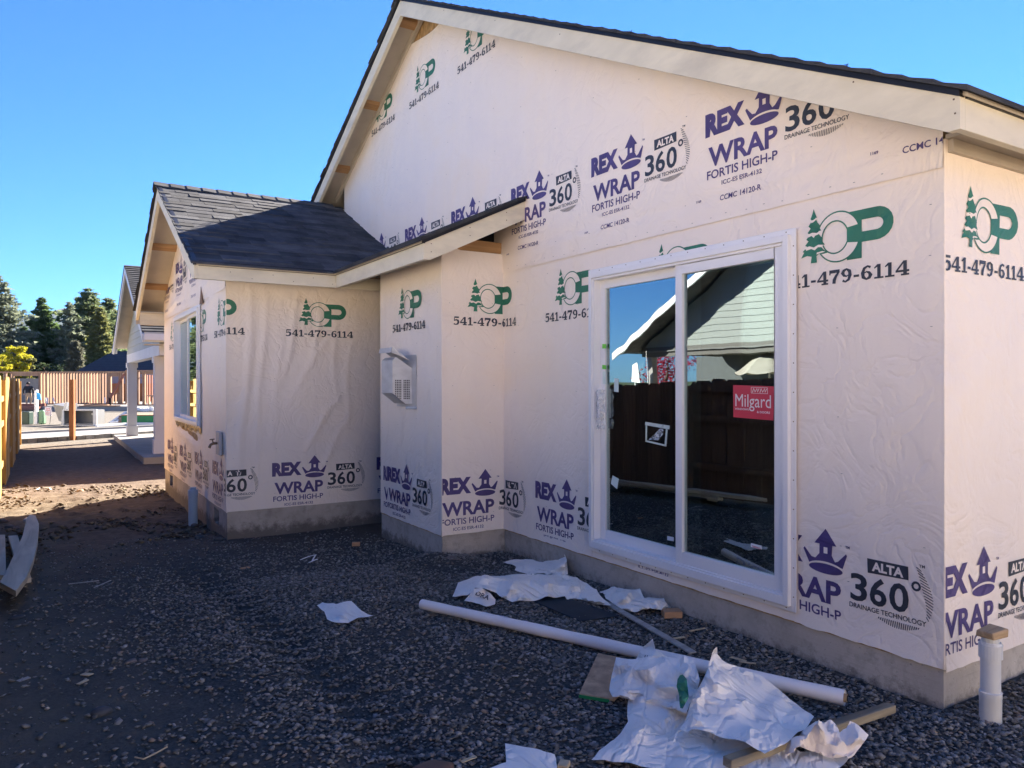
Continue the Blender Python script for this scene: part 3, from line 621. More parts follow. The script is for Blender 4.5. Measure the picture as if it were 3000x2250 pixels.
# lookout blocks and trim under the far rake
for u, v_ in ((1190, 105), (1082, 332), (998, 521), (1240, 10)):
    y = on_x(u, v_, 3.35).y
    q = MB(); z = MF(y); q.hexa([(XR+.04, y-.045, MF(y-.045)-.040), (XA-.002, y-.045, MF(y-.045)-.040), (XA-.002, y+.045, MF(y+.045)-.040), (XR+.04, y+.045, MF(y+.045)-.040)], [(XR+.04, y-.045, MF(y-.045)-.002), (XA-.002, y-.045, MF(y-.045)-.002), (XA-.002, y+.045, MF(y+.045)-.002), (XR+.04, y+.045, MF(y+.045)-.002)])
    q.build('lookout', WOODR, house)
q = MB(); a, b_ = YR+.03, 10.3; q.hexa([(XA-.036, a, MF(a)-.075), (XA-.001, a, MF(a)-.075), (XA-.001, b_, MF(b_)-.075), (XA-.036, b_, MF(b_)-.075)], [(XA-.036, a, MF(a)-.003), (XA-.001, a, MF(a)-.003), (XA-.001, b_, MF(b_)-.003), (XA-.036, b_, MF(b_)-.003)])
q.build('frieze_board', PRIMED2, house)

# wing roof ------------------------------------------------------------------
XW = 1.18; WF = lambda y: WL(y)
VAL = lambda y: 2.537+(y-7.53)*.49/.47
wing_roof = slab([(XW+.02, 7.51, WL(7.51)), (3.0, 7.51, WL(7.51)), (3.6, 8.4, WL(8.4)), (8, 10.2, WL(10.2)), (XW+.02, 10.2, WL(10.2))], .018, 'wing_roof', PRIMED2)
slab([(XW+.02, 10.2, WL(10.2)), (8, 10.2, WL(10.2)), (8, 12.87, WL(12.87)), (XW+.02, 12.87, WL(12.87))], .018, 'roof_deck', PRIMED2, wing_roof)
rr = random.Random(21); NC = 20
sl = math.sqrt(1+.49**2)
for i in range(NC):
    y0 = 7.49+(10.2-7.49)*i/NC; y1 = 7.49+(10.2-7.49)*(i+1)/NC+.04; x = XW-.03+rr.uniform(-.006, .004); x += 0
    first = True
    while True:
        w = rr.choice((.22, .27, .32, .36)) if not first else rr.choice((.12, .2, .3)); first = False
        xv0, xv1 = (VAL(y0) if y0 < 8.5 else 3.5), (VAL(y1) if y1 < 8.5 else 3.5)
        if x >= min(xv0, 3.5)-.02: break
        a, b0, b1 = x+.002, min(x+w, xv0, 3.5), min(x+w, xv1, 3.5); b1 = max(b1, b0-.05) if x+w < 3.4 else b1
        if x+w > xv0: b1 = min(xv1, 3.5)
        th = rr.choice((.006, .008, .012, .015)); q = MB(); z0, z1 = WL(y0)+.019, WL(min(y1, 10.19))+.019; yy = y0+rr.uniform(-.004, .003)
        y1c = min(y1, 10.19)
        q.hexa([(a, yy, z0), (b0, yy, z0), (b1, y1c, z1), (a, y1c, z1)], [(a, yy, z0+th+.005), (b0, yy, z0+th+.005), (b1, y1c, z1+.008), (a, y1c, z1+.008)])
        q.build('shingle', SHING, wing_roof)
        x += w
courses('shingle_courses', wing_roof, WF, XW-.03, 6, 12.92, 10.2, 20)
for k in range(12):
    q = MB(); xa, xb = XW-.045+k*.185, XW+.175+k*.185; z = WL(10.2)
    for sgn in (-1, 1):
        q.hexa([(xa, 10.2+sgn*.13, z-.062+.042), (xb, 10.2+sgn*.13, z-.062+.034), (xb, 10.2, z+.04), (xa, 10.2, z+.046)], [(xa, 10.2+sgn*.13, z-.062+.054), (xb, 10.2+sgn*.13, z-.062+.040), (xb, 10.2, z+.052), (xa, 10.2, z+.062)])
    q.build('ridge_shingle', SHING, wing_roof)
rake(XW, 7.531, 10.1985, WL, ztrim=2.523); rake(XW, 12.87, 10.2015, WL)
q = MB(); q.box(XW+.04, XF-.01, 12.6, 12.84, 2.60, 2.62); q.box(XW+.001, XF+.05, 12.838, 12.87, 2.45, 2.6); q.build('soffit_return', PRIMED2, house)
q = MB(); q.box(XW+.04, XF, 12.645, 12.67, 2.42, 2.60); q.build('gable_return', PRIMED, house)
eave_x(7.53, XW+.0385, 2.535, 2.654, h=.135)
q = MB(); q.box(2.59, 3.3, 7.53, 7.568, 2.519, 2.64); q.build('fascia', PRIMED, house)
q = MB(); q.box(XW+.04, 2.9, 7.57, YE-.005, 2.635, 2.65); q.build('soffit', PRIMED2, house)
for y in (8.9, 11.3, 12.2):
    q = MB(); k = -1 if y < 10.2 else 1
    q.hexa([(XW+.04, y-.045, WL(y-.045)-.042), (XF-.002, y-.045, WL(y-.045)-.042), (XF-.002, y+.045, WL(y+.045)-.042), (XW+.04, y+.045, WL(y+.045)-.042)], [(XW+.04, y-.045, WL(y-.045)-.002), (XF-.002, y-.045, WL(y-.045)-.002), (XF-.002, y+.045, WL(y+.045)-.002), (XW+.04, y+.045, WL(y+.045)-.002)])
    q.build('lookout', WOODR, house)

# lean-to roof over the bump-out -----------------------------------------------
pts = [(2.52, 5.425), (XA-.001, 5.425), (XA-.001, 8.42), (2.52, 7.50)]
lean = MB(); lean.hexa([(x, y, DL(x)) for x, y in pts], [(x, y, DL(x)+.018) for x, y in pts]); lean = lean.build('lean_to_roof', PRIMED2, house)
q = MB(); r = random.Random(9)
for i in range(8):
    xa = 2.495+i*.127; xb = min(xa+.165, XA-.001); y0 = 5.385+r.uniform(-.01, .01)
    ya = min(7.53+(xa-2.537)*.96, 8.44); q.hexa([(xa, y0, DL(xa)+.019), (xb, y0, DL(xb)+.019), (xb, ya+.03, DL(xb)+.019), (xa, ya, DL(xa)+.019)], [(xa, y0, DL(xa)+.05), (xb, y0, DL(xb)+.03), (xb, ya+.03, DL(xb)+.03), (xa, ya, DL(xa)+.05)])
q.build('shingle_courses', SHING, lean, kind='stuff')
q = MB(); q.box(2.537, 2.575, 5.4595, 7.5295, 2.519, 2.654); o = q.build('fascia', PRIMED, house)
q = MB(); q.box(2.525, 2.55, 5.42, 7.53, 2.645, 2.688); q.build('drip_edge', DRIP, o)
q = MB(); zt = lambda x: DL(x)
q.hexa([(2.537, 5.421, 2.519), (2.537, 5.4590, 2.519), (2.60, 5.4590, 2.519), (2.60, 5.421, 2.519)], [(2.537, 5.421, zt(2.537)), (2.537, 5.4590, zt(2.537)), (2.60, 5.4590, zt(2.60)), (2.60, 5.421, zt(2.60))])
q.hexa([(2.60, 5.421, 2.521), (2.60, 5.4590, 2.521), (XA-.002, 5.4590, zt(XA)-.163), (XA-.002, 5.421, zt(XA)-.163)], [(2.60, 5.421, zt(2.6)), (2.60, 5.4590, zt(2.6)), (XA-.002, 5.4590, zt(XA)), (XA-.002, 5.421, zt(XA))])
o = q.build('rake_board', PRIMED, house)
q = MB(); q.hexa([(2.53, 5.409, DL(2.53)-.008), (2.53, 5.45, DL(2.53)-.008), (XA-.002, 5.45, DL(XA)-.008), (XA-.002, 5.409, DL(XA)-.008)], [(2.53, 5.409, DL(2.53)+.034), (2.53, 5.45, DL(2.53)+.034), (XA-.002, 5.45, DL(XA)+.034), (XA-.002, 5.409, DL(XA)+.034)])
q.build('drip_edge', DRIP, o)
q = MB(); q.box(2.98, XA-.004, YC+.02, YC+.055, 2.70, 2.80); q.build('top_plate', WOODR, house)
q = MB(); q.beam((2.9, YC+.09, DL(2.9)-.05), (XA-.01, YC+.09, DL(XA)-.05), .038, .09); q.build('rafter', WOODR, house)
q = MB(); q.hexa([(2.9, YC+.15, 2.5), (XA-.01, YC+.15, 2.5), (XA-.01, YC+.15, DL(XA)-.02), (2.9, YC+.15, DL(2.9)-.02)], [(2.9, YC+.17, 2.5), (XA-.01, YC+.17, 2.5), (XA-.01, YC+.17, DL(XA)-.02), (2.9, YC+.17, DL(2.9)-.02)]); q.build('attic_dark_sheet', DARKV, house)  # near-black sheet standing for the unlit space under the roof

# wrap sheets -------------------------------------------------------------------
rf = random.Random(4)
foldsA = [(.05, .3, .5, 2.2, .05, .006), (.25, 2.4, .12, .5, .03, .009), (.6, .8, 1.1, 1.6, .05, .004), (3.3, .4, 3.7, 1.5, .06, .005), (3.2, 1.7, 3.8, .9, .05, .004), (3.86, .3, 3.86, 2.5, .02, .006), (3.4, .35, 3.85, .6, .05, .005), (1.3, 2.45, 2.6, 2.5, .03, -.004)]
A = Wall((XA, YC, 0), (0, -1, 0), (-1, 0, 0), YC-YB, foldsA, .0022, 1)
mb = MB(); uD0, uD1 = YC-DY1, YC-DY0
A.grid(mb, 0, uD0+.02, WB, 2.57, rag=.012, curl=.006); A.grid(mb, uD1-.02, A.L, WB, 2.57, rag=.03, curl=.010)
A.grid(mb, uD0+.02, uD1-.02, DZ1-.02, 2.57); A.grid(mb, uD0+.02, uD1-.02, WB, DZ0+.02, rag=.01, curl=.005)
wA = mb.build('wrap_sheet', WRAP, house, smooth=True, fix=False, label='lower course of wrap round the sliding door')
foldsU = []
for k in range(11):                          # fan of pleats gathered at the foot of the far rake
    a = R(38+k*9); foldsU.append((2.05, 3.05, 2.05+1.5*math.cos(a), 3.05+1.5*math.sin(a), .022+.01*(k % 3), .008))
for k in range(9): foldsU.append((1.6+k*.16, 3.8+k*.02, 2.3+k*.12, 4.8, .02, .005))
foldsU += [(5.4, 2.75, 8.0, 2.66, .035, -.007), (5.3, 2.60, 7.2, 2.72, .025, .007), (4.9, 2.75, 5.6, 2.6, .03, .008), (7.6, 2.62, 9.0, 2.75, .03, .006), (8.2, 2.56, 9.05, 2.66, .015, .006), (3.2, 4.5, 4.2, 3.2, .02, .004), (6, 3.2, 6.5, 4.2, .03, .003)]
AU = Wall((XA, 11.0, 0), (0, -1, 0), (-1, 0, 0), 11.0-YB, foldsU, .0025, 5)
def topA(u):
    y = 11.0-u; z = ML(y)-.004
    return min(z, 5.30+.03*math.sin(y*5))
mb = MB(); AU.grid(mb, 1.0, AU.L, 2.53, topA, off=.012, step=.04, rag=.006, curl=.003)
wAU = mb.build('wrap_sheet', WRAP, house, smooth=True, fix=False, label='upper course of wrap filling the main gable')
C = Wall((XD, YC, 0), (1, 0, 0), (0, -1, 0), XA-XD, [(.1, .3, .15, 2.6, .04, .003), (.45, .5, .2, 1.6, .06, .004), (.585, .4, .59, 2.5, .018, .008)], .002, 8)
mb = MB(); C.grid(mb, 0, C.L, WB, lambda u: min(2.815, 2.695+max(0, .16-u)*.8), rag=.012, curl=.005, step=.03); wC = mb.build('wrap_sheet', WRAP, house, smooth=True, fix=False, label='narrow wrap panel on the return of the bump-out')
foldsD = [(.95, .4, 1.25, 1.6, .04, .007), (.2, .7, .9, 1.5, .05, .005), (1.0, 1.9, 1.3, 1.2, .03, .007), (.3, .45, 1.2, .7, .04, .005), (.85, 2.2, 1.3, 1.9, .03, .005), (.15, .3, .2, 2.5, .03, .006)]
D = Wall((XD, YD, 0), (0, -1, 0), (-1, 0, 0), YD-YC, foldsD, .004, 12)
mb = MB(); D.grid(mb, 0, .21, WB, 2.815, step=.03, rag=.008); D.grid(mb, .19, D.L, WB, 2.815, off=.006, step=.03, rag=.01, curl=.004); wD = mb.build('wrap_sheet', WRAP, house, smooth=True, fix=False, label='wrap on the bump-out behind the metal vent hood')
foldsE_ = [(.25, 2.5, .12, .5, .035, .012), (.38, 2.5, .30, .7, .025, .010), (.75, 2.5, .55, 1.5, .03, .009), (.95, 2.45, .9, 1.7, .025, .007), (1.15, 2.2, .6, 1.3, .025, .007), (1.25, 1.5, .75, .8, .03, .010), (1.3, 1.2, .95, .6, .025, .009),
          (1.1, 2.3, 1.15, 1.3, .02, .007), (1.3, 2.0, 1.25, 1.0, .025, .007), (.5, 2.5, .95, 2.3, .03, .006), (.55, 2.0, .45, 1.0, .03, .006)]
foldsE = [(a, b_, c_, d_, e_, f_*1.7) for a, b_, c_, d_, e_, f_ in foldsE_]
Ew = Wall((XF, YE, 0), (1, 0, 0), (0, -1, 0), XA-XF, foldsE, .004, 15)
mb = MB(); Ew.grid(mb, 0, Ew.L, WB, 2.64, step=.028, rag=.006, curl=.002); wE = mb.build('wrap_sheet', WRAP, house, smooth=True, fix=False, label='draped wrap on the wing wall facing the yard')
foldsF = [(3.45+k*.11, .9, 3.4+k*.11, 2.4, .022, .009) for k in range(9)]+[(1.2, 1.0, 3.1, .85, .05, -.02), (1.3, .9, 3.3, .75, .04, .012), (.8, 2.2, 1.4, 2.5, .03, .01), (3.0, 2.3, 4.5, 2.55, .03, .012), (.4, .4, .5, 2.3, .04, .008), (.8, .4, .75, 2.2, .03, .006)]
Fw = Wall((XF, YF, 0), (0, -1, 0), (-1, 0, 0), YF-YE, foldsF, .005, 19)
mb = MB(); u0, u1 = YF-FY1, YF-FY0
for a, b_, c_, d_ in ((0, u0+.02, WB, 2.53), (u1-.02, Fw.L, WB, 2.53), (u0+.02, u1-.02, FZ1-.02, 2.53), (u0+.02, u1-.02, WB, FZ0+.02)): Fw.grid(mb, a, b_, c_, d_, step=.04, rag=.008 if c_ == WB else 0, curl=.003)
wF = mb.build('wrap_sheet', WRAP, house, smooth=True, fix=False, label='lower wrap round the slider window of the wing')
FU = Wall((XF, YF, 0), (0, -1, 0), (-1, 0, 0), YF-YE, [(.3, 2.6, 1.9, 2.7, .04, .02), (1.2, 2.55, 1.9, 3.3, .03, .015), (2.3, 2.5, 2.6, 3.4, .03, .015), (3.0, 2.55, 4.4, 2.8, .04, .012)], .006, 23)
mb = MB(); FU.grid(mb, 0, Fw.L, 2.50, lambda u: max(2.52, min(WL(YF-u)-.006, WL(12.5)+.3+u)), off=.010, step=.04, rag=.01, curl=.004); wFU = mb.build('wrap_sheet', WRAP, house, smooth=True, fix=False, label='upper wrap in the wing gable')
foldsB = [(.25, 2.6, .15, 2.0, .05, .008), (.5, 2.6, .8, 2.1, .05, .006), (.05, 1.5, .3, .5, .03, .003)]
B = Wall((XA, YB, 0), (1, 0, 0), (0, -1, 0), 5.5, foldsB, .0025, 27)
mb = MB(); B.grid(mb, 0, 5.5, WB-.015, 2.66, step=.045, rag=.012, curl=.006); wB = mb.build('wrap_sheet', WRAP, house, smooth=True, fix=False, label='warm-lit wrap on the side wall past the corner')
q = MB(); AU2 = Wall((XA, YB+.13, 0), (0, -1, 0), (-1, 0, 0), .13, [], .001, 2)
for zz0, zz1 in ((WB-.02, 2.5),):
    P = []
    for k in range(60):
        z = zz0+(zz1-zz0)*k/59; w = .115+.012*math.sin(z*3)+.006*math.sin(z*9.7); P.append([(XA-.008-.004*math.sin(z*5), YB+.02+w*j/3*0+(.0 if j == 0 else 0)-.0, z) if False else (XA-.010-.003*math.sin(z*5+j), YB+.115-w*j/3+.0, z) for j in range(4)])
    q.grid(P)


for nm, cx_, cy_, zt_c in (('corner_fold', XA+.001, YB+.001, 2.66), ('corner_fold', XD+.001, YC+.001, 2.80), ('corner_fold', XF+.001, YE+.001, 2.64)):
    q = MB(); q.tube([(cx_, cy_, WB-.008), (cx_, cy_, zt_c)], .0065, 8); q.build(nm, WRAP, house, smooth=True)
TZ, TC = .775, 2.455                         # heights of tower tips and tree tops on the lower course
TZ = 1.55-.775
RX, RXB, CPL, CC, TK = rex_logo(), rex_logo(False), cp_logo(), ccmc(), tick()
PM, GM = [INKP, INKK, WRAP], [INKG, INKK, WRAP]
def lay(w, pr, u, z, par, **k): return w.lay(pr, u, z, GM if pr is CPL else PM, 'printed_logo', par, **k)
# lower course: A
lay(A, RX, YC-4.828, TZ+.008, wA, ulim=(0, uD0)); lay(A, RX, YC-3.67, TZ, wA, ulim=(uD0, uD1), zlim=(.2, DZ0-.002)); lay(A, RX, YC-2.508, TZ, wA, ulim=(uD1, A.L))
lay(A, CPL, YC-4.907, 2.453, wA, ulim=(0, uD0)); lay(A, CPL, YC-3.754, 2.47, wA, ulim=(uD0-.3, uD1), zlim=(DZ1+.002, 3)); lay(A, CPL, YC-2.578, 2.472, wA, ulim=(uD1, A.L))
# bump-out and return
lay(C, RX, .422, TZ+.008, wC); lay(A, RX, .422-.618, TZ+.008, wA, ulim=(0, uD0)); lay(D, RX, .652, TZ+.006, wD, ulim=(.195, D.L), off=.0125); lay(D, RX, .526, TZ, wD, ulim=(0.0, .188))
lay(C, CPL, .325, 2.458, wC); lay(A, CPL, .325-.618, 2.458, wA, ulim=(0, uD0)); lay(D, CPL, 7.18-6.625, 2.444, wD, off=.0125)
# wing
lay(Ew, RX, .90, TZ-.008, wE); lay(Ew, RX, .90-1.155, TZ-.008, wE); lay(Ew, RX, .90+1.155, TZ-.008, wE); lay(Ew, CPL, .812, 2.451, wE); lay(Ew, CPL, .812-1.155, 2.451, wE)
for k in range(4): lay(Fw, RX, YF-8.272-1.19*k, TZ-.01, wF)
for k in range(4):
    u = YF-8.36-1.17*k; yv = YF-u
    if k in (0, 3): lay(Fw, CPL, u, 2.44, wF)
    elif k == 1: lay(Fw, CPL, u, 2.44, wF, ulim=(u1, Fw.L))
    else: lay(Fw, CPL, u, 2.44, wF, zlim=(FZ1, 3))
for y in (10.92, 12.07, 9.76): lay(FU, RX, YF-y, 3.25, wFU, zlim=(2.5, WL(YF)+.2 if y > 12 else 5), off=.0135); lay(FU, CC, YF-y, 3.25, wFU, zlim=(2.52, 5), off=.0135)
# side wall
lay(B, RX, 3.833-XA, TZ-.016, wB); lay(B, CPL, 3.705-XA, 2.471, wB); lay(B, RX, 3.833-XA, TZ-.016, wB)  if False else None
lay(B, RX, 3.833-XA+1.155, TZ-.02, wB); lay(B, CPL, 3.705-XA+1.155, 2.45, wB)
# gable course
for k in range(6):
    y = 2.90+1.150*k; z = 1.55+1.712+.019*(y-2.9); lim = (2.535, 5.2)
    if k == 0:
        # the part of this mark that the rake board covers stays below it
        pass
    lay(AU, RX, 11-y, z, wAU, off=.0145, zlim=lim); lay(AU, CC, 11-y+.09*0, z+.04, wAU, off=.0145, zlim=lim)
lay(AU, CC, 11-1.75, 3.29, wAU, off=.0145, zlim=(2.54, 5)); 
for y in (3.41, 2.228, 4.56, 5.7): lay(AU, TK, 11-y, 1.55+1.13, wAU, off=.0145)
for k in range(4): lay(AU, CPL, 11-(6.44+1.16*k), 5.016+.012*k, wAU, off=.0145, shear=0)
# ---------------------------------------------------------------- sliding door (part of the house)
def ring(mb, x0, x1, ya, yb, za, zb, w, wt=None, wb=None, m=0):
    wt = wt or w; wb = wb or w
    mb.box(x0, x1, ya, ya+w, za, zb, m); mb.box(x0, x1, yb-w, yb, za, zb, m); mb.box(x0, x1, ya+w, yb-w, zb-wt, zb, m); mb.box(x0, x1, ya+w, yb-w, za, za+wb, m)
q = MB(); ring(q, XA-.026, XA-.020, DY0, DY1, DZ0, DZ1, .05)                                      # nailing flange
ring(q, XA-.052, XA+.10, DY0+.033, DY1-.033, DZ0+.03, DZ1-.033, .034, .036, .05)
ring(q, XA-.040, XA+.10, DY0+.068, DY1-.068, DZ0+.081, DZ1-.070, .014, .016, .012)
door = q.build('sliding_door', WHITEV, house, bevel=.002)
q = MB()                                                                                                 # nail heads along the flange
for k in range(13):
    z = DZ0+.08+k*.16
    for y in (DY0+.012,): q.box(XA-.0275, XA-.0262, y, y+.006, z, z+.006)
for k in range(12):
    y = DY0+.06+k*.15; q.box(XA-.0275, XA-.0262, y, y+.006, DZ1-.018, DZ1-.012); q.box(XA-.0275, XA-.0262, y, y+.006, DZ0+.012, DZ0+.018)
q.build('flange_nails', BRONZE, door, kind='stuff')
yi0, yi1, zi0, zi1 = DY0+.082, DY1-.082, DZ0+.093, DZ1-.086; ym = 3.60
q = MB(); ring(q, XA-.030, XA+.018, yi0, ym, zi0, zi1, .058, .062, .075); fx = q.build('fixed_sash', WHITEV, door, bevel=.003)
q = MB(); ring(q, XA+.022, XA+.066, ym-.03, yi1, zi0, zi1, .056, .062, .072); q.box(XA+.024, XA+.064, ym-.135, ym-.031, zi0+.074, zi1-.063); sl_ = q.build('sliding_sash', WHITEV, door, bevel=.003)
SPAC = M('glazing_spacer', (.45, .50, .44), .4, .05, 4, metallic=.5)
q = MB(); ring(q, XA-.002, XA+.012, yi0+.058, ym-.058, zi0+.075, zi1-.062, .012); ring(q, XA+.040, XA+.056, ym+.026, yi1-.056, zi0+.072, zi1-.062, .012); q.build('glazing_spacer', SPAC, door)
q = MB(); q.box(XA-.006, XA-.003, yi0+.056, ym-.056, zi0+.073, zi1-.06); q.build('pane', GLASS, door)
q = MB(); q.box(XA+.036, XA+.039, ym+.024, yi1-.054, zi0+.070, zi1-.06); q.build('pane', GLASS, door)
# stickers and tags, each at its own spot on the glass
def on_glass(pix, name, mat, x, label=None, th=.0012):
    pts = [on_x(u, v_, x) for u, v_ in pix]; q = MB(); q.hexa([(x, p_.y, p_.z) for p_ in pts], [(x-th, p_.y, p_.z) for p_ in pts]); return q.build(name, mat, door, label=label)
X1G, X2G = XA-.0065, XA+.0355
pts = [on_x(u, v_, X1G) for u, v_ in ((2148, 1128), (2268, 1132), (2266, 1232), (2149, 1222))]
yl, yr_, zt_, zb_ = pts[0].y, pts[1].y, pts[0].z, pts[2].z
q = MB(); q.hexa([(X1G, p_.y, p_.z) for p_ in pts], [(X1G-.001, p_.y, p_.z) for p_ in pts])
st = q.build('window_sticker', RED, door, label='square red maker sticker on the fixed pane')
def flat_print(pr, parent, name, mats, x, y0, z0, sx, sz, off=.0014, slope=0):
    q = MB()
    V = [(x-off-ly*.0003, y0-a*sx, z0+b_*sz+slope*a) for a, b_, ly in pr.v]; q.v = V; q.f = list(pr.t); q.m = list(pr.mi)
    return q.build(name, mats, parent, fix=False)
p = Pr(); p.text('Milgard', .06, .93, .27, .76, 0, .0, 1); p.text('WINDOWS', .05, .40, .285, .345, 0, .02, 3); p.text('& DOORS', .60, .91, .23, .295, 0, .02, 3)
p.ribbon([(.46, .80), (.84, .80), (.84, .60+.35), (.46, .95-.0)], 0, .012, 2, True) if False else None
for a, b_, c_, d_ in ((.46, .80, .85, .80), (.46, .97, .85, .97), (.46, .80, .46, .97), (.85, .80, .85, .97)): p.ribbon([(a, b_), (c_, d_)], 0, .01, 2)
for k in range(2): p.ribbon([(.49+k*.18, .82), (.52+k*.18, .94), (.555+k*.18, .84), (.60+k*.18, .94), (.615+k*.18, .84), (.65+k*.18, .94)], 0, .018, 2)
flat_print(p, door, 'sticker_print', [LTGREY], X1G, yl, zb_-.004, yl-yr_, (zt_-zb_), slope=-.006)
on_glass([(2200, 1591), (2232, 1599), (2232, 1610), (2200, 1602)], 'safety_label', SIGNW, X1G)
p = Pr(); p.text('TEMPERED', .1, .9, .25, .75, 0, .02, 1); a, b_ = on_x(2200, 1602, X1G), on_x(2232, 1599, X1G)
flat_print(p, door, 'label_print', [RED], X1G, a.y, a.z-.004, a.y-b_.y, .020, slope=-.004)
on_glass([(1955, 1570), (1974, 1574), (1974, 1586), (1955, 1582)], 'safety_label', SIGNW, X2G)
on_glass([(1795, 1393), (1813, 1403), (1808, 1433), (1790, 1417)], 'paper_tag', PAPER, X2G, label='white tilted tag on the sliding pane')
on_glass([(1800, 1108), (1812, 1109), (1812, 1149), (1799, 1147)], 'paper_tag', PAPER, X2G)
# taped square patch with torn film
TAPE = M('masking_tape', (.55, .62, .58), .6, .08, 20)
for pix in (((1891, 1236), (1962, 1247), (1961, 1258), (1890, 1245)), ((1892, 1245), (1896, 1246), (1895, 1292), (1891, 1291)), ((1951, 1257), (1956, 1258), (1952, 1308), (1947, 1307)), ((1891, 1289), (1950, 1303), (1951, 1308), (1891, 1294))):
    on_glass(pix, 'tape_strip', TAPE, X2G-.001)
on_glass([(1918, 1272), (1933, 1256), (1945, 1240), (1942, 1272), (1928, 1290), (1900, 1288)], 'torn_film', PLASTIC, X2G-.002)
on_glass([(1765, 1008), (1776, 1008), (1776, 1021), (1765, 1021)], 'lime_tag', LIME, XA+.0205, th=.002)
on_glass([(1765, 1069), (1776, 1070), (1776, 1082), (1765, 1081)], 'lime_tag', LIME, XA+.0205, th=.002)
on_glass([(1766, 1088), (1775, 1088), (1775, 1126), (1766, 1125)], 'paper_tag', PAPER, XA+.0205, th=.002)
on_glass([(1855, 1607), (1863, 1609), (1863, 1621), (1855, 1618)], 'lime_tag', LIME, XA+.0205, th=.002)
on_glass([(1864, 1610), (1896, 1616), (1896, 1624), (1864, 1617)], 'paper_tag', PAPER, XA+.0205, th=.002)
# bubble film hanging round the pull handle
hp = [on_x(u, v_, XA-.03) for u, v_ in ((1778, 1142), (1782, 1200), (1780, 1260))]
q = MB(); P = []
for i in range(16):
    t = i/15; zz = on_x(1780, 1142+t*118, XA-.03).z; P.append([(XA+.01-.05*math.sin(math.pi*j/8)-.006*math.sin(i*1.9+j), 4.385-.03*t*0+.075*(j/8)-.02+.006*math.sin(i*1.3), zz) for j in range(9)])
q.grid(P); q.build('bubble_film', PLASTIC, door, smooth=True, label='clear bubble film wrapped round the door pull')
q = MB(); q.box(XA-.022, XA+.02, 4.40, 4.425, 1.28, 1.50); q.build('handle', WHITEV, door, bevel=.004)

# wing window ----------------------------------------------------------------------
q = MB(); ring(q, XF-.022, XF-.016, FY0-.04, FY1+.04, FZ0-.03, FZ1+.03, .05); ring(q, XF-.05, XF+.06, FY0, FY1, FZ0, FZ1, .045)
fw = q.build('slider_window', WHITEV, house, bevel=.002)
q = MB(); fm = (FY0+FY1)/2; ring(q, XF-.012, XF+.02, FY0+.046, fm+.02, FZ0+.046, FZ1-.046, .035); ring(q, XF+.022, XF+.05, fm-.02, FY1-.046, FZ0+.046, FZ1-.046, .035); q.build('sash', WHITEV, fw)
q = MB(); q.box(XF+.002, XF+.005, FY0+.08, fm-.014, FZ0+.08, FZ1-.08); q.build('pane', GLASS, fw)
q = MB(); q.box(XF+.034, XF+.037, fm+.014, FY1-.08, FZ0+.08, FZ1-.08); q.build('pane', GLASS, fw)
FOIL = M('foil_flashing', (.20, .18, .17), .3, .35, 14, metallic=.7, bmp=1, bscale=18, bdist=.02)
q = MB(); P = []
for i in range(40):
    y = FY0-.05+(FY1-FY0+.1)*i/39; P.append([(XF-.012-.02*abs(math.sin(i*2.1))*(1-j/3), y, FZ0-.02-.06*j/3-.02*math.sin(i*.9)*(j == 3)) for j in range(4)])
q.grid(P); q.build('sill_flashing', FOIL, fw, smooth=True)
TORN = M('brown_tape', (.22, .13, .08), .7, .2, 10)
a = on_x(588, 885, XF-.03); q = MB(); q.hexa([(XF-.020, a.y-.10, FZ1+.02), (XF-.020, a.y+.12, FZ1+.02), (XF-.020, a.y+.03, FZ1+.22)], [(XF-.024, a.y-.10, FZ1+.02), (XF-.024, a.y+.12, FZ1+.02), (XF-.024, a.y+.03, FZ1+.22)]); q.build('torn_flashing', TORN, fw)

# vent hood on the bump-out --------------------------------------------------------
yh0, yh1 = 6.40, 6.66; xh0, xh1 = XD-.20, XD-.012; zh0, zh1 = 1.55-.17, 1.55+.23
q = MB(); q.box(XD-.012, XD-.009, 6.30, 6.74, 1.55-.23, 1.55+.25)
pr_ = [(xh1, zh0-.03), (xh1-.06, zh0-.03), (xh0+.0, zh0+.07), (xh0, zh1-.03), (xh0+.035, zh1+.0), (xh1, zh1-.10)]
q.hexa([(x, yh0, z) for x, z in pr_], [(x, yh0+.002, z) for x, z in pr_]); q.hexa([(x, yh1, z) for x, z in pr_], [(x, yh1+.002, z) for x, z in pr_])
for i in range(len(pr_)-1):
    (xa, za), (xb, zb) = pr_[i], pr_[i+1]; nx_, nz2 = (zb-za), -(xb-xa); L_ = math.hypot(nx_, nz2); nx_, nz2 = nx_/L_*.0015, nz2/L_*.0015
    q.hexa([(xa, yh0+.0025, za), (xb, yh0+.0025, zb), (xb+nx_, yh0+.0025, zb+nz2), (xa+nx_, yh0+.0025, za+nz2)], [(xa, yh1-.0005, za), (xb, yh1-.0005, zb), (xb+nx_, yh1-.0005, zb+nz2), (xa+nx_, yh1-.0005, za+nz2)])
hood = q.build('vent_hood', GALV, house)
q = MB()
for i in range(9):
    for j in range(11):
        x = xh0+.025+i*.0165; z = zh0+.015+j*.0165
        if (x-xh0)*.9+(z-zh0) < .055: continue
        if i == 4: continue
        q.box(x, x+.0105, yh0-.0012, yh0-.0004, z, z+.0105)
q.build('grille_holes', DARKV, hood, kind='stuff')
q = MB(); a = Vector((xh0-.01, yh0-.02, zh1+.085)); b_ = Vector((xh1-.03, yh0-.02, zh1-.03))
d = (b_-a); n_ = Vector((-d.z, 0, d.x)).normalized()*.002
q.hexa([a, b_, b_+Vector((0, .30, 0)), a+Vector((0, .30, 0))], [a+n_, b_+n_, b_+n_+Vector((0, .30, 0)), a+n_+Vector((0, .30, 0))])
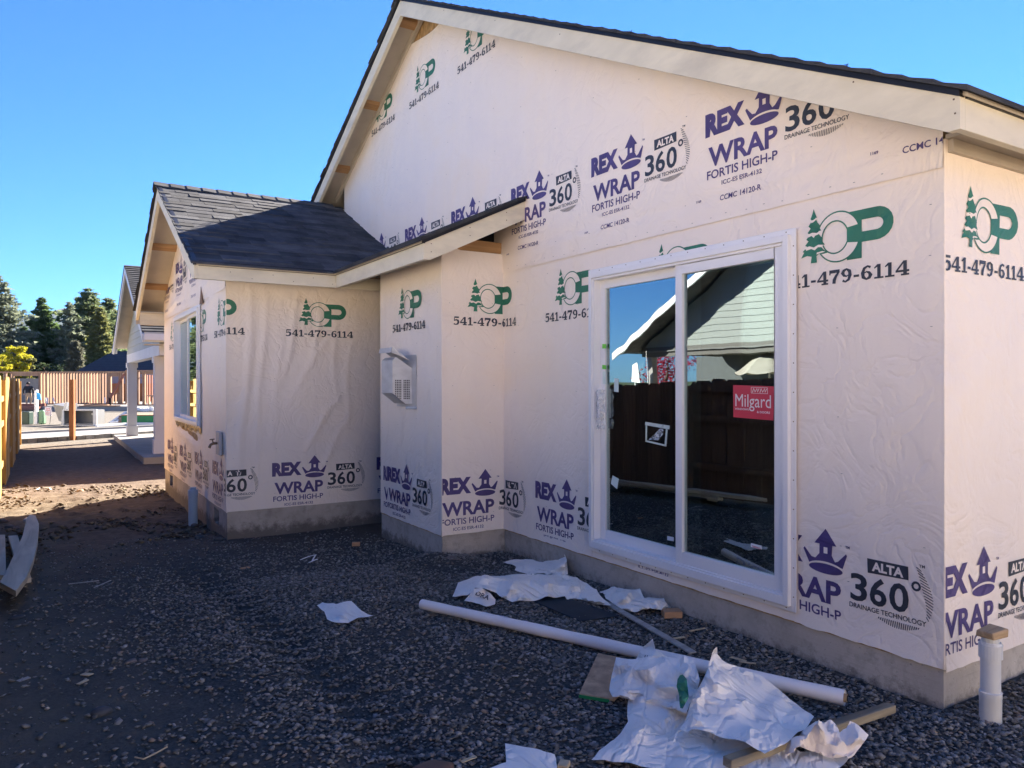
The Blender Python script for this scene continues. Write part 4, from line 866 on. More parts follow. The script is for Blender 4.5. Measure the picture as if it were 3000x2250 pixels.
lip = Vector((-.012, 0, -.045)); q.hexa([a, a+Vector((0, .30, 0)), a+Vector((.002, .30, 0)), a+Vector((.002, 0, 0))], [a+lip, a+lip+Vector((0, .30, 0)), a+lip+Vector((.002, .30, 0)), a+lip+Vector((.002, 0, 0))])
q.hexa([a, a+lip, a+lip*.4+(b_-a)*.5, b_], [p_+Vector((0, .002, 0)) for p_ in (a, a+lip, a+lip*.4+(b_-a)*.5, b_)])
q.build('hood_flap', GALV, hood)
q = MB(); q.tube([(XD-.014, 6.28, 1.55-.235), (XD-.10, 6.33, 1.55-.235)], .011, 10); q.tube([(XD-.03, 6.30, 1.55-.225), (XD-.03, 6.5, 1.55-.225)], .006, 8); q.build('pipe_stub', GALV, hood)

# hose bib on the wing
yb_ = 8.25; zb2 = 1.55-.63
q = MB(); q.box(XF-.045, XF-.012, yb_-.09, yb_+.09, zb2-.12, zb2+.12); bib = q.build('hose_bib', M('grey_mount_block', (.42, .43, .44), .5, .05, 4), house, bevel=.004)
q = MB(); q.tube([(XF-.045, yb_, zb2), (XF-.085, yb_, zb2), (XF-.11, yb_, zb2-.012), (XF-.125, yb_, zb2-.045)], [.012, .014, .013, .015], 10); q.tube([(XF-.085, yb_, zb2+.005), (XF-.095, yb_, zb2+.04)], .006, 8)
q.tube([(XF-.096, yb_-.028, zb2+.042), (XF-.096, yb_+.028, zb2+.042)], .006, 8); q.tube([(XF-.120, yb_, zb2+.040), (XF-.072, yb_, zb2+.044)], .006, 8)
q.build('tap', BRONZE, bib, smooth=True)
# drain stubs -----------------------------------------------------------------------
px, py = G(2985, 2190).x, 0
pc = Vector((3.30, 1.62, 0)); P0 = on_y(2902, 1940, 1.72)
pc = Vector((P0.x, 1.72, 0)); gz = gbase(1.72); r = .040
q = MB(); q.tube([(pc.x, pc.y, gz-.15), (pc.x, pc.y, gz+.10), (pc.x, pc.y, gz+.102), (pc.x, pc.y, gz+.13), (pc.x, pc.y, gz+.132), (pc.x, pc.y, .36)], [r+.004, r+.004, r+.005, r+.005, r, r], 24)
pp = q.build('drain_pipe', PVC, None, base=(pc.x, pc.y, gz), smooth=True); tag(pp, 'white plastic drain pipe standing at the front corner of the foundation, wood scrap on top', 'pipe')
q = MB(); q.tube([(pc.x, pc.y, .33), (pc.x, pc.y, .39)], [r+.007, r+.007], 24); q.tube([(pc.x, pc.y, .39), (pc.x, pc.y, .40)], [r+.004, r+.001], 24)
q.tube([(pc.x-.002, pc.y, .40), (pc.x-.002, pc.y, .425)], [.035, .035], 16)
q.build('pipe_cap', PVC, pp)
q = MB(); z = .427; q.hexa([(pc.x-.062, pc.y-.045, z), (pc.x+.05, pc.y-.05, z-.004), (pc.x+.056, pc.y+.03, z-.004), (pc.x-.06, pc.y+.035, z)], [(pc.x-.068, pc.y-.04, z+.03), (pc.x+.045, pc.y-.055, z+.036), (pc.x+.05, pc.y+.03, z+.038), (pc.x-.06, pc.y+.03, z+.028)])
o = q.build('wood_scrap', wood('split_wood', (.58, .40, .22), (.30, .20, .12), 0), None, base=(pc.x, pc.y, z), bevel=.004); tag(o, 'rough wood scrap resting on the white drain pipe', 'wood scrap')
a = G(568, 1533); z = a.z; x, y = 1.44, 9.3
q = MB(); q.tube([(x, y, z-.2), (x, y, z+.33)], .050, 20); q.tube([(x, y, z+.33), (x, y, z+.40)], .056, 20); q.tube([(x, y, z+.40), (x, y, z+.43)], .035, 12)
o = q.build('drain_pipe', PVCB, None, base=(x, y, z), smooth=False); tag(o, 'pale blue drain stub against the wing foundation below the window', 'pipe')
# ---------------------------------------------------------------- loose things in the yard
def sheet(name, outline, inner, mat, label=None, cat=None, parent=None, cell=14, rough_=.012, seed=0, creases=(), lift=.018, ink=None, holes=None):
    """a crumpled sheet: outline and inner points are photo pixels with a height above the ground"""
    ctrl = np.array(list(outline)+list(inner), float); poly = [(a, b_) for a, b_, _ in outline]
    us = [a for a, _ in poly]; vs_ = [b_ for _, b_ in poly]; ru = np.arange(min(us), max(us), cell); rv = np.arange(min(vs_), max(vs_), cell*.75)
    UU, VV = np.meshgrid(ru, rv); UU = UU.ravel()+np.random.RandomState(seed).uniform(-cell*.2, cell*.2, UU.size); VV = VV.ravel()
    ins = in_poly(UU, VV, poly); pu, pv = UU[ins], VV[ins]
    bp = []
    for i in range(len(poly)):
        a, b_ = Vector(poly[i]), Vector(poly[(i+1) % len(poly)]); k = max(1, int((b_-a).length/cell)); hh0, hh1 = outline[i][2], outline[(i+1) % len(poly)][2]
        for j in range(k):
            t = j/k; w = 0 if j == 0 else 1; q_ = a.lerp(b_, t); nrm = Vector((-(b_-a).y, (b_-a).x)).normalized(); wig = (float(fbm(q_.x*.03+seed, q_.y*.03, 3))-.45)*cell*.55*w
            q_ = q_+nrm*wig; bp.append((q_.x, q_.y, hh0+(hh1-hh0)*t))
    nb = len(bp); bpa = np.array([(a, b_) for a, b_, _ in bp])
    d = np.min(np.hypot(pu[:, None]-bpa[None, :, 0], pv[:, None]-bpa[None, :, 1]), 1); k = d > cell*.45; pu, pv = pu[k], pv[k]
    allu = np.concatenate([bpa[:, 0], pu]); allv = np.concatenate([bpa[:, 1], pv])
    D = np.hypot(allu[:, None]-ctrl[None, :, 0], (allv[:, None]-ctrl[None, :, 1])*1.4)+6; Wt = D**-2.6; hh = (Wt*ctrl[None, :, 2]).sum(1)/Wt.sum(1)
    hh[:nb] = [c_ for _, _, c_ in bp]
    vco, e, fcs, ov, _oe, _of = delaunay_2d_cdt([Vector((a, b_)) for a, b_ in zip(allu, allv)], [], [list(range(nb))], 1, 1e-4)
    q = MB(); HH = {}
    for a, b_, c_ in zip(allu, allv, hh): HH[(round(a, 2), round(b_, 2))] = c_
    for co, oi_ in zip(vco, ov):
        h0 = float(hh[oi_[0]]) if oi_ else .02; P_ = G(co.x, co.y, max(h0, 0)+lift)
        nn = float(fbm(P_.x*6+seed, P_.y*6, 3))-.45; rid = abs(float(vn(P_.x*5+seed*3, P_.y*5+seed))-.5); rid2 = abs(float(vn(P_.x*11+seed, P_.y*11-seed))-.5)
        z = P_.z+rough_*(nn*2.2-rid*2.0+.5)+rough_*.8*(.25-rid2)
        for (cu0, cv0, cu1, cv1, w, amp) in creases:
            A_, B_ = Vector((cu0, cv0)), Vector((cu1, cv1)); L2 = (B_-A_).length_squared; t = min(max((Vector(co)-A_).dot(B_-A_)/L2, 0), 1); dd = (Vector(co)-(A_+(B_-A_)*t)).length; z += amp*max(0, 1-dd/w)
        q.v.append((P_.x, P_.y, max(z, P_.z-h0*0-.004)))
    q.f = [tuple(x) for x in fcs]; q.m = [0]*len(q.f)
    if parent is not None: o = q.build(name, mat, parent, smooth=False, label=label)
    else:
        c_ = np.mean([v_ for v_ in q.v], 0); o = q.build(name, mat, None, base=(c_[0], c_[1], gbase(c_[1])), label=label, cat=cat)
    me = o.data; me.polygons.foreach_set('use_smooth', [True]*len(me.polygons)); me.set_sharp_from_angle(angle=R(24)); return o
# the big roll
a = G(1236, 1775, .04); b_ = G(2475, 2045, .055); d = (b_-a).normalized()
a.z = gbase(a.y)+.052; b_.z = gbase(b_.y)+.056
q = MB(); N_ = 24; path = [a.lerp(b_, t) for t in np.linspace(0, 1, N_)]; q.tube(path, [.031+.004*t+.0012*math.sin(t*40) for t in np.linspace(0, 1, N_)], 20, cap=False)
ROLLM = M('rolled_wrap', (.86, .80, .76), .45, .05, 3, (1, 1, 1), .12, 18, .006)
roll = q.build('wrap_roll', ROLLM, None, base=tuple(a), smooth=True, fix=False); tag(roll, 'long white roll of house wrap lying diagonally on the gravel', 'roll')
q = MB(); q.tube([a+d*.006, a+d*.05], .028, 20); q.tube([b_-d*.05, b_-d*.004], .0325, 20); q.build('roll_end', ROLLM, roll)
q = MB(); n0 = 0
q.tube([b_-d*.03, b_+d*.010], .019, 16); q.build('cardboard_core', M('cardboard', (.30, .21, .13), .8, .1, 20), roll)
q = MB(); q.tube([b_+d*.0102, b_+d*.0112], .013, 16); q.build('core_hole', DARKV, roll)
# lettering that shows through the back of the roll near its far end
p = Pr(); p.text('DRA', .0, .42, .006, .052, 0, .02, 1); sdv = d.cross(Vector((0, 0, 1))).normalized()
BLURP = M('show_through_print', (.50, .52, .66), .6, .15, 10)
q = MB(); axp = lambda s_: a+d*s_
for (s_, w_, ly) in p.v:
    ang = R(60)-(w_/.034)*1.0; rr_ = .0345+.001*0+.0006; c_ = axp(.28+s_*1.3); q.v.append(tuple(c_+(-sdv*math.cos(ang)+Vector((0, 0, 1))*math.sin(ang))*(.0335+.0012)))
q.f = list(p.t); q.m = [0]*len(q.f); q.build('show_through_print', BLURP, roll, fix=False)

sA = sheet('wrap_scrap', [(1473, 1645, 0), (1540, 1638, .03), (1590, 1646, .04), (1632, 1640, .05), (1646, 1609, .13), (1660, 1640, .10), (1664, 1685, .01), (1630, 1688, 0), (1550, 1682, 0), (1508, 1672, 0), (1512, 1664, .01)], [(1580, 1660, .03), (1645, 1650, .09)], WRAPB,
   'small torn scrap of white wrap with a raised pointed corner by the foundation', 'wrap scrap', cell=7, seed=3, rough_=.016)
sB = sheet('wrap_scrap', [(1325, 1748, 0), (1342, 1705, .02), (1392, 1690, .05), (1480, 1688, .05), (1580, 1686, .06), (1690, 1690, .06), (1748, 1730, .05), (1790, 1781, 0), (1700, 1755, 0), (1662, 1757, 0), (1655, 1745, .02), (1580, 1757, .01), (1500, 1763, 0), (1455, 1740, .02), (1420, 1726, .05), (1392, 1724, .06), (1370, 1750, .02)],
   [(1500, 1715, .09), (1600, 1710, .08), (1680, 1715, .07), (1420, 1700, .08), (1720, 1750, .03)], WRAPB, 'long draped strip of white wrap lying behind the roll over a black mat', 'wrap scrap', cell=8, seed=8, rough_=.02,
   creases=[(1400, 1700, 1700, 1725, 10, .015), (1560, 1690, 1640, 1757, 8, -.015)])
p1 = sheet('folded_edge', [(1388, 1726, .06), (1410, 1724, .07), (1436, 1738, .05), (1452, 1757, .01), (1450, 1772, .0), (1425, 1778, 0), (1395, 1768, 0), (1360, 1760, 0)], [(1420, 1750, .02)], WRAP, parent=None, cell=7, seed=2, rough_=.004, lift=.022)
tag(p1, 'printed corner of wrap folded over in front of the long strip', 'wrap scrap')
p = Pr(); p.text('DRA', 0, 1, 0, 1, 1, .02)
q = MB(); c0, cx, cy = G(1392, 1748, .05), G(1440, 1768, .03)-G(1392, 1748, .05), G(1400, 1733, .07)-G(1392, 1748, .05)
q.v = [tuple(c0+cx*s_*.8+cy*w_*.8+Vector((0, 0, .012))) for s_, w_, _ in p.v]; q.f = list(p.t); q.m = [0]*len(p.t)
q.build('printed_logo', [INKK], p1, fix=False)
sC = sheet('wrap_scrap', [(1756, 1732, 0), (1782, 1724, .02), (1800, 1723, .04), (1850, 1726, .06), (1875, 1731, .06), (1888, 1750, .05), (1908, 1752, .05), (1945, 1751, .05), (1952, 1768, .03), (1966, 1780, 0), (1938, 1800, 0), (1905, 1788, .01), (1860, 1793, 0), (1815, 1780, 0), (1775, 1760, 0)],
   [(1830, 1750, .08), (1860, 1765, .03), (1920, 1770, .05)], WRAPB, 'crumpled white wrap scrap against the foundation under the sliding door', 'wrap scrap', cell=7, seed=14, rough_=.03)
sD = sheet('wrap_scrap', [(928, 1776, 0), (945, 1768, .01), (985, 1771, .02), (1030, 1765, .02), (1060, 1790, .01), (1094, 1806, 0), (1050, 1812, .0), (1020, 1826, 0), (975, 1820, .01), (958, 1812, 0), (950, 1790, 0)], [(1010, 1795, .025)], WRAPB,
   'small flat piece of white wrap alone on the open gravel', 'wrap scrap', cell=8, seed=31, rough_=.012)
sE = sheet('wrap_scrap', [(1480, 2179, .0), (1560, 2192, .01), (1625, 2211, .01), (1630, 2235, 0), (1632, 2275, 0), (1480, 2275, 0), (1410, 2275, 0), (1420, 2255, 0), (1483, 2236, .0)], [], wrap_mat('muddy_wrap', True),
   'muddy flat scrap of white wrap at the bottom edge of the yard', 'wrap scrap', cell=10, seed=22, rough_=.004)
# the big tangle in front
BIG = wrap_mat('wrap_face', True)
root = G(2150, 2100)
tg = thing('crumpled_wrap_sheet', 'large crumpled white sheet heaped in front of the roll, with a green printed corner', 'wrap sheet', (root.x, root.y, gbase(root.y)))
sheet('lower_layer', [(1733, 2223, 0), (1800, 2170, .0), (1840, 2120, .0), (1838, 2070, .01), (1843, 2032, .03), (1880, 2042, .06), (1960, 2072, .05), (2060, 2090, .04), (2180, 2130, .03), (2300, 2170, .03), (2345, 2200, .02), (2490, 2215, .02), (2460, 2250, .01), (2300, 2320, 0), (2100, 2300, 0), (1950, 2252, 0), (1850, 2240, 0)],
   [(1900, 2100, .02), (1950, 2150, .015), (1860, 2150, .05), (2000, 2200, .01), (2200, 2230, .02), (2040, 2150, .02)], BIG, parent=tg, cell=13, seed=5, rough_=.018, creases=[(1870, 2130, 1990, 2200, 22, .02), (1960, 2110, 1880, 2150, 12, .015), (1990, 2215, 2150, 2240, 14, .012)])
sheet('middle_layer', [(1790, 1990, .03), (1805, 1930, .10), (1850, 1935, .13), (1900, 1930, .15), (1960, 1932, .17), (2005, 1928, .19), (2030, 1930, .20), (2050, 1990, .15), (2040, 2040, .10), (2010, 2100, .05), (1990, 2095, .04), (1930, 2068, .02), (1860, 2050, .01), (1795, 2050, 0), (1785, 2020, .01)],
   [(1900, 1960, .15), (1850, 2010, .06), (1960, 2010, .12), (2010, 1960, .18), (1950, 2050, .05)], BIG, parent=tg, cell=11, seed=9, rough_=.022, lift=.045, creases=[(1830, 1990, 1950, 1950, 14, .02), (1830, 2015, 2000, 2060, 12, -.02), (2005, 1930, 2030, 2010, 9, .02)])
sheet('torn_point', [(1862, 1938, .06), (1880, 1902, .10), (1912, 1871, .17), (1920, 1905, .13), (1948, 1920, .10), (1965, 1935, .08)], [(1910, 1915, .12)], BIG, parent=tg, cell=8, seed=19, rough_=.01, lift=.04)
sheet('upper_layer', [(1970, 2186, .02), (2000, 2120, .05), (2045, 2020, .12), (2070, 1965, .17), (2098, 1907, .22), (2102, 1935, .18), (2160, 1960, .13), (2230, 1985, .09), (2280, 2025, .05), (2335, 2070, .03), (2385, 2110, .03), (2330, 2160, .05), (2240, 2205, .05), (2185, 2178, .06), (2120, 2160, .05), (2040, 2140, .05), (1985, 2142, .04)],
   [(2100, 2000, .17), (2150, 2050, .12), (2050, 2110, .08), (2250, 2080, .07), (2200, 2150, .07)], BIG, parent=tg, cell=12, seed=12, rough_=.020, lift=.055, creases=[(2100, 1920, 2020, 2120, 16, .03), (2070, 1960, 2010, 2150, 10, -.02), (2180, 2060, 2330, 2110, 14, .015), (2190, 2080, 2200, 2170, 12, .012)])
sheet('crumpled_end', [(2330, 2170, .03), (2350, 2140, .07), (2390, 2110, .10), (2440, 2116, .10), (2460, 2150, .08), (2480, 2150, .07), (2490, 2132, .09), (2545, 2172, .05), (2520, 2205, .03), (2485, 2225, .02), (2480, 2215, .03), (2420, 2225, .01), (2380, 2215, .01), (2290, 2228, .01)],
   [(2400, 2160, .13), (2450, 2180, .06), (2360, 2190, .06), (2510, 2170, .09)], wrap_mat('wrap_warm'), parent=tg, cell=9, seed=44, rough_=.045, lift=.03, creases=[(2370, 2200, 2420, 2125, 10, .03), (2430, 2120, 2470, 2200, 9, .03), (2390, 2205, 2480, 2190, 8, .02)])
sheet('green_print', [(1992, 1978, .155), (2000, 1976, .155), (2012, 1990, .15), (2018, 2040, .10), (2000, 2076, .07), (1993, 2074, .07), (1988, 2030, .10), (1982, 2010, .12), (1985, 1990, .14)], [], INKG, parent=tg, cell=8, seed=9, rough_=.0, lift=.085)
q = MB(); r9 = random.Random(4)
for i in range(9):
    u0_ = 1886+i*6.2; a_, b_ = G(u0_, 1934-i*.4, .150-.004*i), G(u0_+5, 1919+i*.9, .168-.006*i); q.beam(a_, b_, .0035, .001)
q.build('printed_hatching', INKK, tg, kind='stuff')
# mats, boards, lumps
def board(name, pix, th, mat, label, cat, bevel=.002, lift=.012, group=None, hs=None):
    P_ = [G(u, v_, (hs[i] if hs else 0)+lift) for i, (u, v_) in enumerate(pix)]; q = MB(); q.hexa(P_, [p_+Vector((0, 0, th)) for p_ in P_]); c_ = sum(P_, Vector())/len(P_)
    return tag(q.build(name, OLDWY if mat is OLDW else mat, None, base=tuple(c_), bevel=bevel), label, cat, group)
board('rubber_mat', [(1555, 1760), (1640, 1745), (1815, 1806), (1700, 1822)], .006, BLACKM, 'black bitumen sheet partly under the long strip of wrap', 'mat')
board('osb_panel', [(1697, 2040), (1800, 2056), (1900, 1950), (1752, 1920)], .014, M('muddy_osb', (.46, .31, .19), .8, .3, 16, dirt=(.16, .10, .07), dirt_amt=.8), 'mud-stained wood panel offcut with a green edge', 'panel')
P_ = [G(1697, 2043, .012), G(1785, 2058, .012)]; q = MB(); q.beam(P_[0]+Vector((0, 0, .006)), P_[1]+Vector((0, 0, .006)), .004, .014)
tag(q.build('panel_edge_strip', GREENP, None, base=tuple(P_[0])), 'green painted edge strip along the wood panel offcut', 'strip')
a, b2 = G(1775, 1765, .02), G(2030, 1912, .02); q = MB(); q.beam(a, b2, .045, .010, up=(0, 0, 1)); tag(q.build('wood_lath', OLDW, None, base=tuple(a), bevel=.001), 'thin weathered lath running from the crumpled scrap to the roll', 'lath')
a, b2 = G(2130, 2262, .03), G(2612, 2076, .03); a.z = gbase(a.y)+.065; b2.z = gbase(b2.y)+.035
q = MB(); q.beam(a, b2, .045, .036); tag(q.build('wooden_stud', DIRTW, None, base=tuple(a), bevel=.003), 'muddy length of lumber lying across the crumpled sheet', 'lumber')
def lump(name, u, v_, rx, ry, rz, mat, label, cat, seed=0, rot=0, blocky=0, sink=.3):
    c_ = G(u, v_); q = MB(); bm = bmesh.new(); bmesh.ops.create_icosphere(bm, subdivisions=2, radius=1); r = random.Random(seed)
    for w in bm.verts:
        k = 1+(float(fbm(w.co.x*1.7+seed+3, w.co.y*1.7+w.co.z*1.3+5, 3))-.45)*.7
        if blocky: w.co = Vector([math.copysign(abs(t)**.35, t) for t in w.co])*.85
        w.co *= k; x_, y_ = w.co.x*rx, w.co.y*ry; w.co = (x_*math.cos(rot)-y_*math.sin(rot)+c_.x, x_*math.sin(rot)+y_*math.cos(rot)+c_.y, w.co.z*rz+c_.z+rz*(1-sink*2)*1)
    me = bpy.data.meshes.new(name); 
    for w in bm.verts: w.co -= c_
    bm.to_mesh(me); bm.free(); me.materials.append(mat); me.polygons.foreach_set('use_smooth', [not blocky]*len(me.polygons)); o = bpy.data.objects.new(name, me); COL.objects.link(o); o.location = c_
    return tag(o, label, cat)
def block(name, u, v_, l, w, h, rot, mat, label, cat, bevel=.002):
    c_ = G(u, v_); q = MB(); dx = Vector((math.cos(rot), math.sin(rot), 0))*l/2; dy = Vector((-math.sin(rot), math.cos(rot), 0))*w/2
    q.obox(c_+Vector((0, 0, h/2+.004)), dx, dy, Vector((0, 0, h/2))); return tag(q.build(name, mat, None, base=tuple(c_), bevel=bevel), label, cat)
block('wood_block', 1968, 1808, .115, .085, .042, R(-28), BRICKW, 'pale wood block on the gravel next to the foundation below the door', 'wood block')
block('wood_block', 1043, 1600, .075, .05, .032, R(-20), BRICKW, 'small orange wood block in the dark corner beneath the wing wall', 'wood block')
block('wood_block', 718, 1668, .075, .04, .012, R(10), BRICKW, 'flat little wood offcut on the gravel between wing and camera', 'wood block')
block('brick_piece', 1272, 1645, .08, .055, .045, R(20), M('broken_brick', (.30, .14, .09), .8, .2, 12), 'broken reddish brick piece beside the grey stone at the bump-out', 'brick')
lump('field_rock', 1322, 1650, .095, .07, .045, ROCK, 'large grey-brown stone in front of the bump-out foundation', 'stone', 3)
lump('field_rock', 385, 1942, .028, .022, .014, ROCK, 'rounded pinkish cobble, left of a touching pair', 'stone', 5); lump('field_rock', 418, 1938, .026, .022, .013, ROCK, 'rounded tan cobble, right of a touching pair', 'stone', 6)
lump('field_rock', 297, 2092, .045, .04, .026, ROCKD, 'smooth dark blue cobble on bare soil lower left', 'stone', 7)
lump('field_rock', 48, 1815, .05, .025, .02, ROCKD, 'flat grey stone near the left edge of the yard', 'stone', 9)
lump('field_rock', 585, 1578, .05, .04, .03, ROCKD, 'dark stone at the foot of the wing foundation corner', 'stone', 11)
lump('field_rock', 640, 1582, .045, .035, .022, ROCKD, 'lower stone just left of the wing foundation corner', 'stone', 12)
lump('field_rock', 570, 1540, .04, .03, .02, ROCK, 'stone at the base of the pale blue drain stub', 'stone', 13)
lump('field_rock', 1262, 2268, .10, .08, .02, M('brown_lid', (.16, .09, .06), .7, .1, 5), 'rounded brown object at the bottom edge of the yard', 'stone', 15)
def chip(u, v_, du, dv, w, mat, label, cat='wood chip', hh=.004, grp=None):
    a, b2 = G(u, v_, .014), G(u+du, v_+dv, .016); q = MB(); q.beam(a, b2, w, hh); return tag(q.build('wood_chip', mat, None, base=tuple(a)), label, cat, grp)
CHIP = wood('pale_chip', (.62, .50, .32), (.42, .32, .2), 0)
chip(1950, 1874, 55, -8, .018, CHIP, 'long pale splinter on gravel right of the wood block'); chip(2020, 1849, 45, -9, .014, CHIP, 'pale splinter nearer the foundation beside the wood block')
chip(2140, 1925, 45, 12, .02, CHIP, 'pale splinter on gravel behind the raised fold of the sheet'); chip(2165, 1938, 50, 6, .014, CHIP, 'thin splinter just below the pale splinter behind the raised fold')
chip(1352, 2232, 42, -16, .016, CHIP, 'pale splinter near the bottom edge left of the muddy scrap'); chip(242, 1974, 25, 3, .03, CHIP, 'small yellowish offcut on bare soil', 'offcut')
chip(228, 2005, 28, -14, .02, CHIP, 'shard just below the yellowish offcut'); chip(200, 1711, 90, -10, .014, OLDW, 'weathered stick lying in the soil left of centre', 'stick')
chip(275, 1722, 50, -22, .008, OLDW, 'thin second stick crossing near the weathered stick', 'stick'); chip(52, 1996, 34, -12, .03, OLDW, 'pale flat shard in the lower left soil', 'shard')
q = MB(); pth = [G(u, v_, .012) for u, v_ in ((395, 2218), (420, 2224), (450, 2210), (490, 2188))]; q.tube(pth, .003, 6); tag(q.build('twig', CHIP, None, base=tuple(pth[0])), 'thin curved pale twig on the gravel bottom left', 'twig')
q = MB(); pth = [G(u, v_, .012) for u, v_ in ((880, 1640), (905, 1630), (925, 1625), (915, 1642), (930, 1638), (905, 1648))]; q.tube(pth, .007, 6, flat=.4); tag(q.build('plastic_strip', SIGNW, None, base=tuple(pth[0])), 'small curled white plastic strip on the gravel near the wing wall', 'plastic strip')
q = MB(); pth = [G(u, v_, .012) for u, v_ in ((106, 1435), (118, 1429), (145, 1430), (150, 1435))]; q.tube(pth, .012, 6, flat=.5); tag(q.build('plastic_strip', SIGNW, None, base=tuple(pth[0])), 'curved white strip lying in the dark soil beyond the sunlit strip', 'plastic strip')
lump('field_rock', 234, 1443, .06, .05, .035, M('tan_stone', (.32, .22, .13), .8, .2, 5), 'tan rounded stone in the dark soil beyond the sunlit strip', 'stone', 16)
block('wood_scrap', 1652, 2252, .05, .04, .02, R(40), CHIP, 'splintered scrap of wood touching the muddy wrap piece', 'wood scrap')
# boards piled at the left edge
def plank(pix, th, label, name='old_plank', hs=(0, 0, 0, 0), grp='old planks piled at the left edge'):
    return board(name, pix, th, OLDW, label, 'plank', lift=.02, hs=hs, group=grp)
def curved(label):
    q = MB(); prof = [((0, 1706), (47, 1731)), ((22, 1665), (78, 1690)), ((48, 1610), (98, 1640)), ((66, 1570), (110, 1590)), ((78, 1520), (114, 1535)), ((88, 1507), (104, 1510))]
    L_ = [(G(*p0, .16-.0*i), G(*p1, .16)) for i, (p0, p1) in enumerate(prof)]
    for (a0, b0), (a1, b1) in zip(L_[:-1], L_[1:]): q.hexa([a0-Vector((0, 0, .04)), b0-Vector((0, 0, .04)), b1-Vector((0, 0, .04)), a1-Vector((0, 0, .04))], [a0, b0, b1, a1])
    return tag(q.build('old_plank', OLDWY, None, base=tuple(L_[0][0])), label, 'plank', 'old planks piled at the left edge')
plank([(-60, 1700), (18, 1700), (15, 1578), (-40, 1578)], .04, 'weathered plank at the very left edge under the long curved one', hs=(.05,)*4)
plank([(60, 1712), (92, 1706), (52, 1578), (24, 1580)], .035, 'short weathered plank leaning out from under the long curved one', hs=(.05,)*4)
plank([(-60, 1722), (25, 1722), (22, 1708), (-60, 1708)], .05, 'low crosswise plank carrying the planks at the left edge', hs=(0,)*4)
curved('long curved weathered plank on top of the pile at the left edge')
c_ = G(80, 1526, .06); q = MB(); q.tube([c_, c_+Vector((.02, -.07, .01))], [.042, .036], 18, cap=False); q.tube([c_+Vector((.02, -.069, .01)), c_+Vector((.02, -.07, .01))], [.036, .03], 18)
tag(q.build('paper_cup', SIGNW, None, base=tuple(c_), smooth=True), 'white round cup lying at the far end of the plank pile', 'cup')
lump('field_rock', 28, 1546, .05, .035, .025, ROCK, 'grey stone among the planks at the left edge', 'stone', 21); lump('field_rock', 45, 1550, .04, .03, .02, ROCK, 'second grey stone right of the one among the planks', 'stone', 22)
lump('field_rock', 8, 1530, .06, .04, .03, ROCK, 'bigger stone farthest left behind the planks', 'stone', 23)
# ---------------------------------------------------------------- fence along the plot
FX = -.60; GF = lambda y: gbase(y)-.02
fr = random.Random(17)
def fence_run(y0, y1, label, name='board_fence', top=1.60, seed=1, mat=CEDARL, bay=2.4, flip=0, w=.14, posts=True):
    root = thing(name, label, 'fence', (FX, y0, gbase(y0))); y = y0; k = flip; tmpl = {}; cnt = 0
    while y < y1-.05:
        e = min(y+bay, y1); side = 1 if k % 2 == 0 else -1; xo = FX+side*.035
        if posts:
            q = MB(); q.box(FX-.045, FX+.045, y-.045, y+.045, GF(y)-.2, GF(y)+top-.06); q.build('post', mat, root)
        q = MB(); 
        for zz in (.35, 1.0, 1.40 if top > 1.5 else 1.3): q.box(FX-.019, FX+.019, y+.046, e-.046, GF(y)+zz, GF(y)+zz+.085)
        q.build('rail', mat, root)
        yy = y+.06
        while yy < e-.05:
            w2 = min(w, e-yy-.01)
            t = top+fr.uniform(-.012, .012); x0 = xo-.008+fr.uniform(-.003, .003); q = MB(); g0 = GF(yy)
            q.hexa([(x0, yy, g0+.03), (x0, yy+w2-.006, g0+.03), (x0, yy+w2-.006, g0+t-.03), (x0, yy+w2-.035, g0+t), (x0, yy+.03, g0+t), (x0, yy, g0+t-.03)], [(x0+.016, yy, g0+.03), (x0+.016, yy+w2-.006, g0+.03), (x0+.016, yy+w2-.006, g0+t-.03), (x0+.016, yy+w2-.035, g0+t), (x0+.016, yy+.03, g0+t), (x0+.016, yy, g0+t-.03)])
            q.build('fence_board', mat, root); yy += w; cnt += 1
        y = e; k += 1
    return root
fence_run(11.9, 24.4, 'sunlit cedar fence running away along the left edge, boards on alternating sides', top=1.80, bay=1.55, flip=0)
fence_run(-2.0, 11.85, 'shaded cedar fence beside the yard, seen in the reflection of the sliding door', top=1.60, seed=3, mat=wood('shaded_cedar', (.17, .10, .06), (.10, .055, .035), 2, rand=.4), bay=2.4, w=.28)  # same fence line; wood darkened to stand for the house's shade
# ---------------------------------------------------------------- neighbour reflected in the glass
def mir(u, v_, xo):
    P_ = on_x(u, v_, 2*XA-xo); return Vector((xo, P_.y, P_.z))
NX, NR = -6.0, -5.4
cr = mir(1793, 1037, NR); mid = mir(2073, 775, NR); slope = (mid.z-cr.z)/(cr.y-mid.y); yr0 = 10.4; ze = cr.z; zr = ze+slope*(cr.y-yr0); yn = 2*yr0-cr.y
nb = thing('patio_house', 'neighbouring pale house with a gabled patio roof, reflected in the sliding door', 'house', (NX-4, yr0, 0))
NZ = lambda y: zr-slope*abs(y-yr0)
zbm = 2.42
q = MB(); 
n_c = 16
for i in range(n_c):                            # lap siding courses cut to the gable
    z0 = zbm+(zr-.25-zbm)*i/n_c; z1 = zbm+(zr-.25-zbm)*(i+1)/n_c; a0 = max((zr-.12-z0)/slope, .05); a1 = max((zr-.12-z1)/slope, .03)
    q = MB(); q.hexa([(NX+.02, yr0-a0, z0), (NX+.02, yr0+a0, z0), (NX-.03, yr0+a0, z0), (NX-.03, yr0-a0, z0)], [(NX+.006, yr0-a1, z1+.0), (NX+.006, yr0+a1, z1), (NX-.03, yr0+a1, z1), (NX-.03, yr0-a1, z1)]); q.build('siding_board', SIDING2, nb)
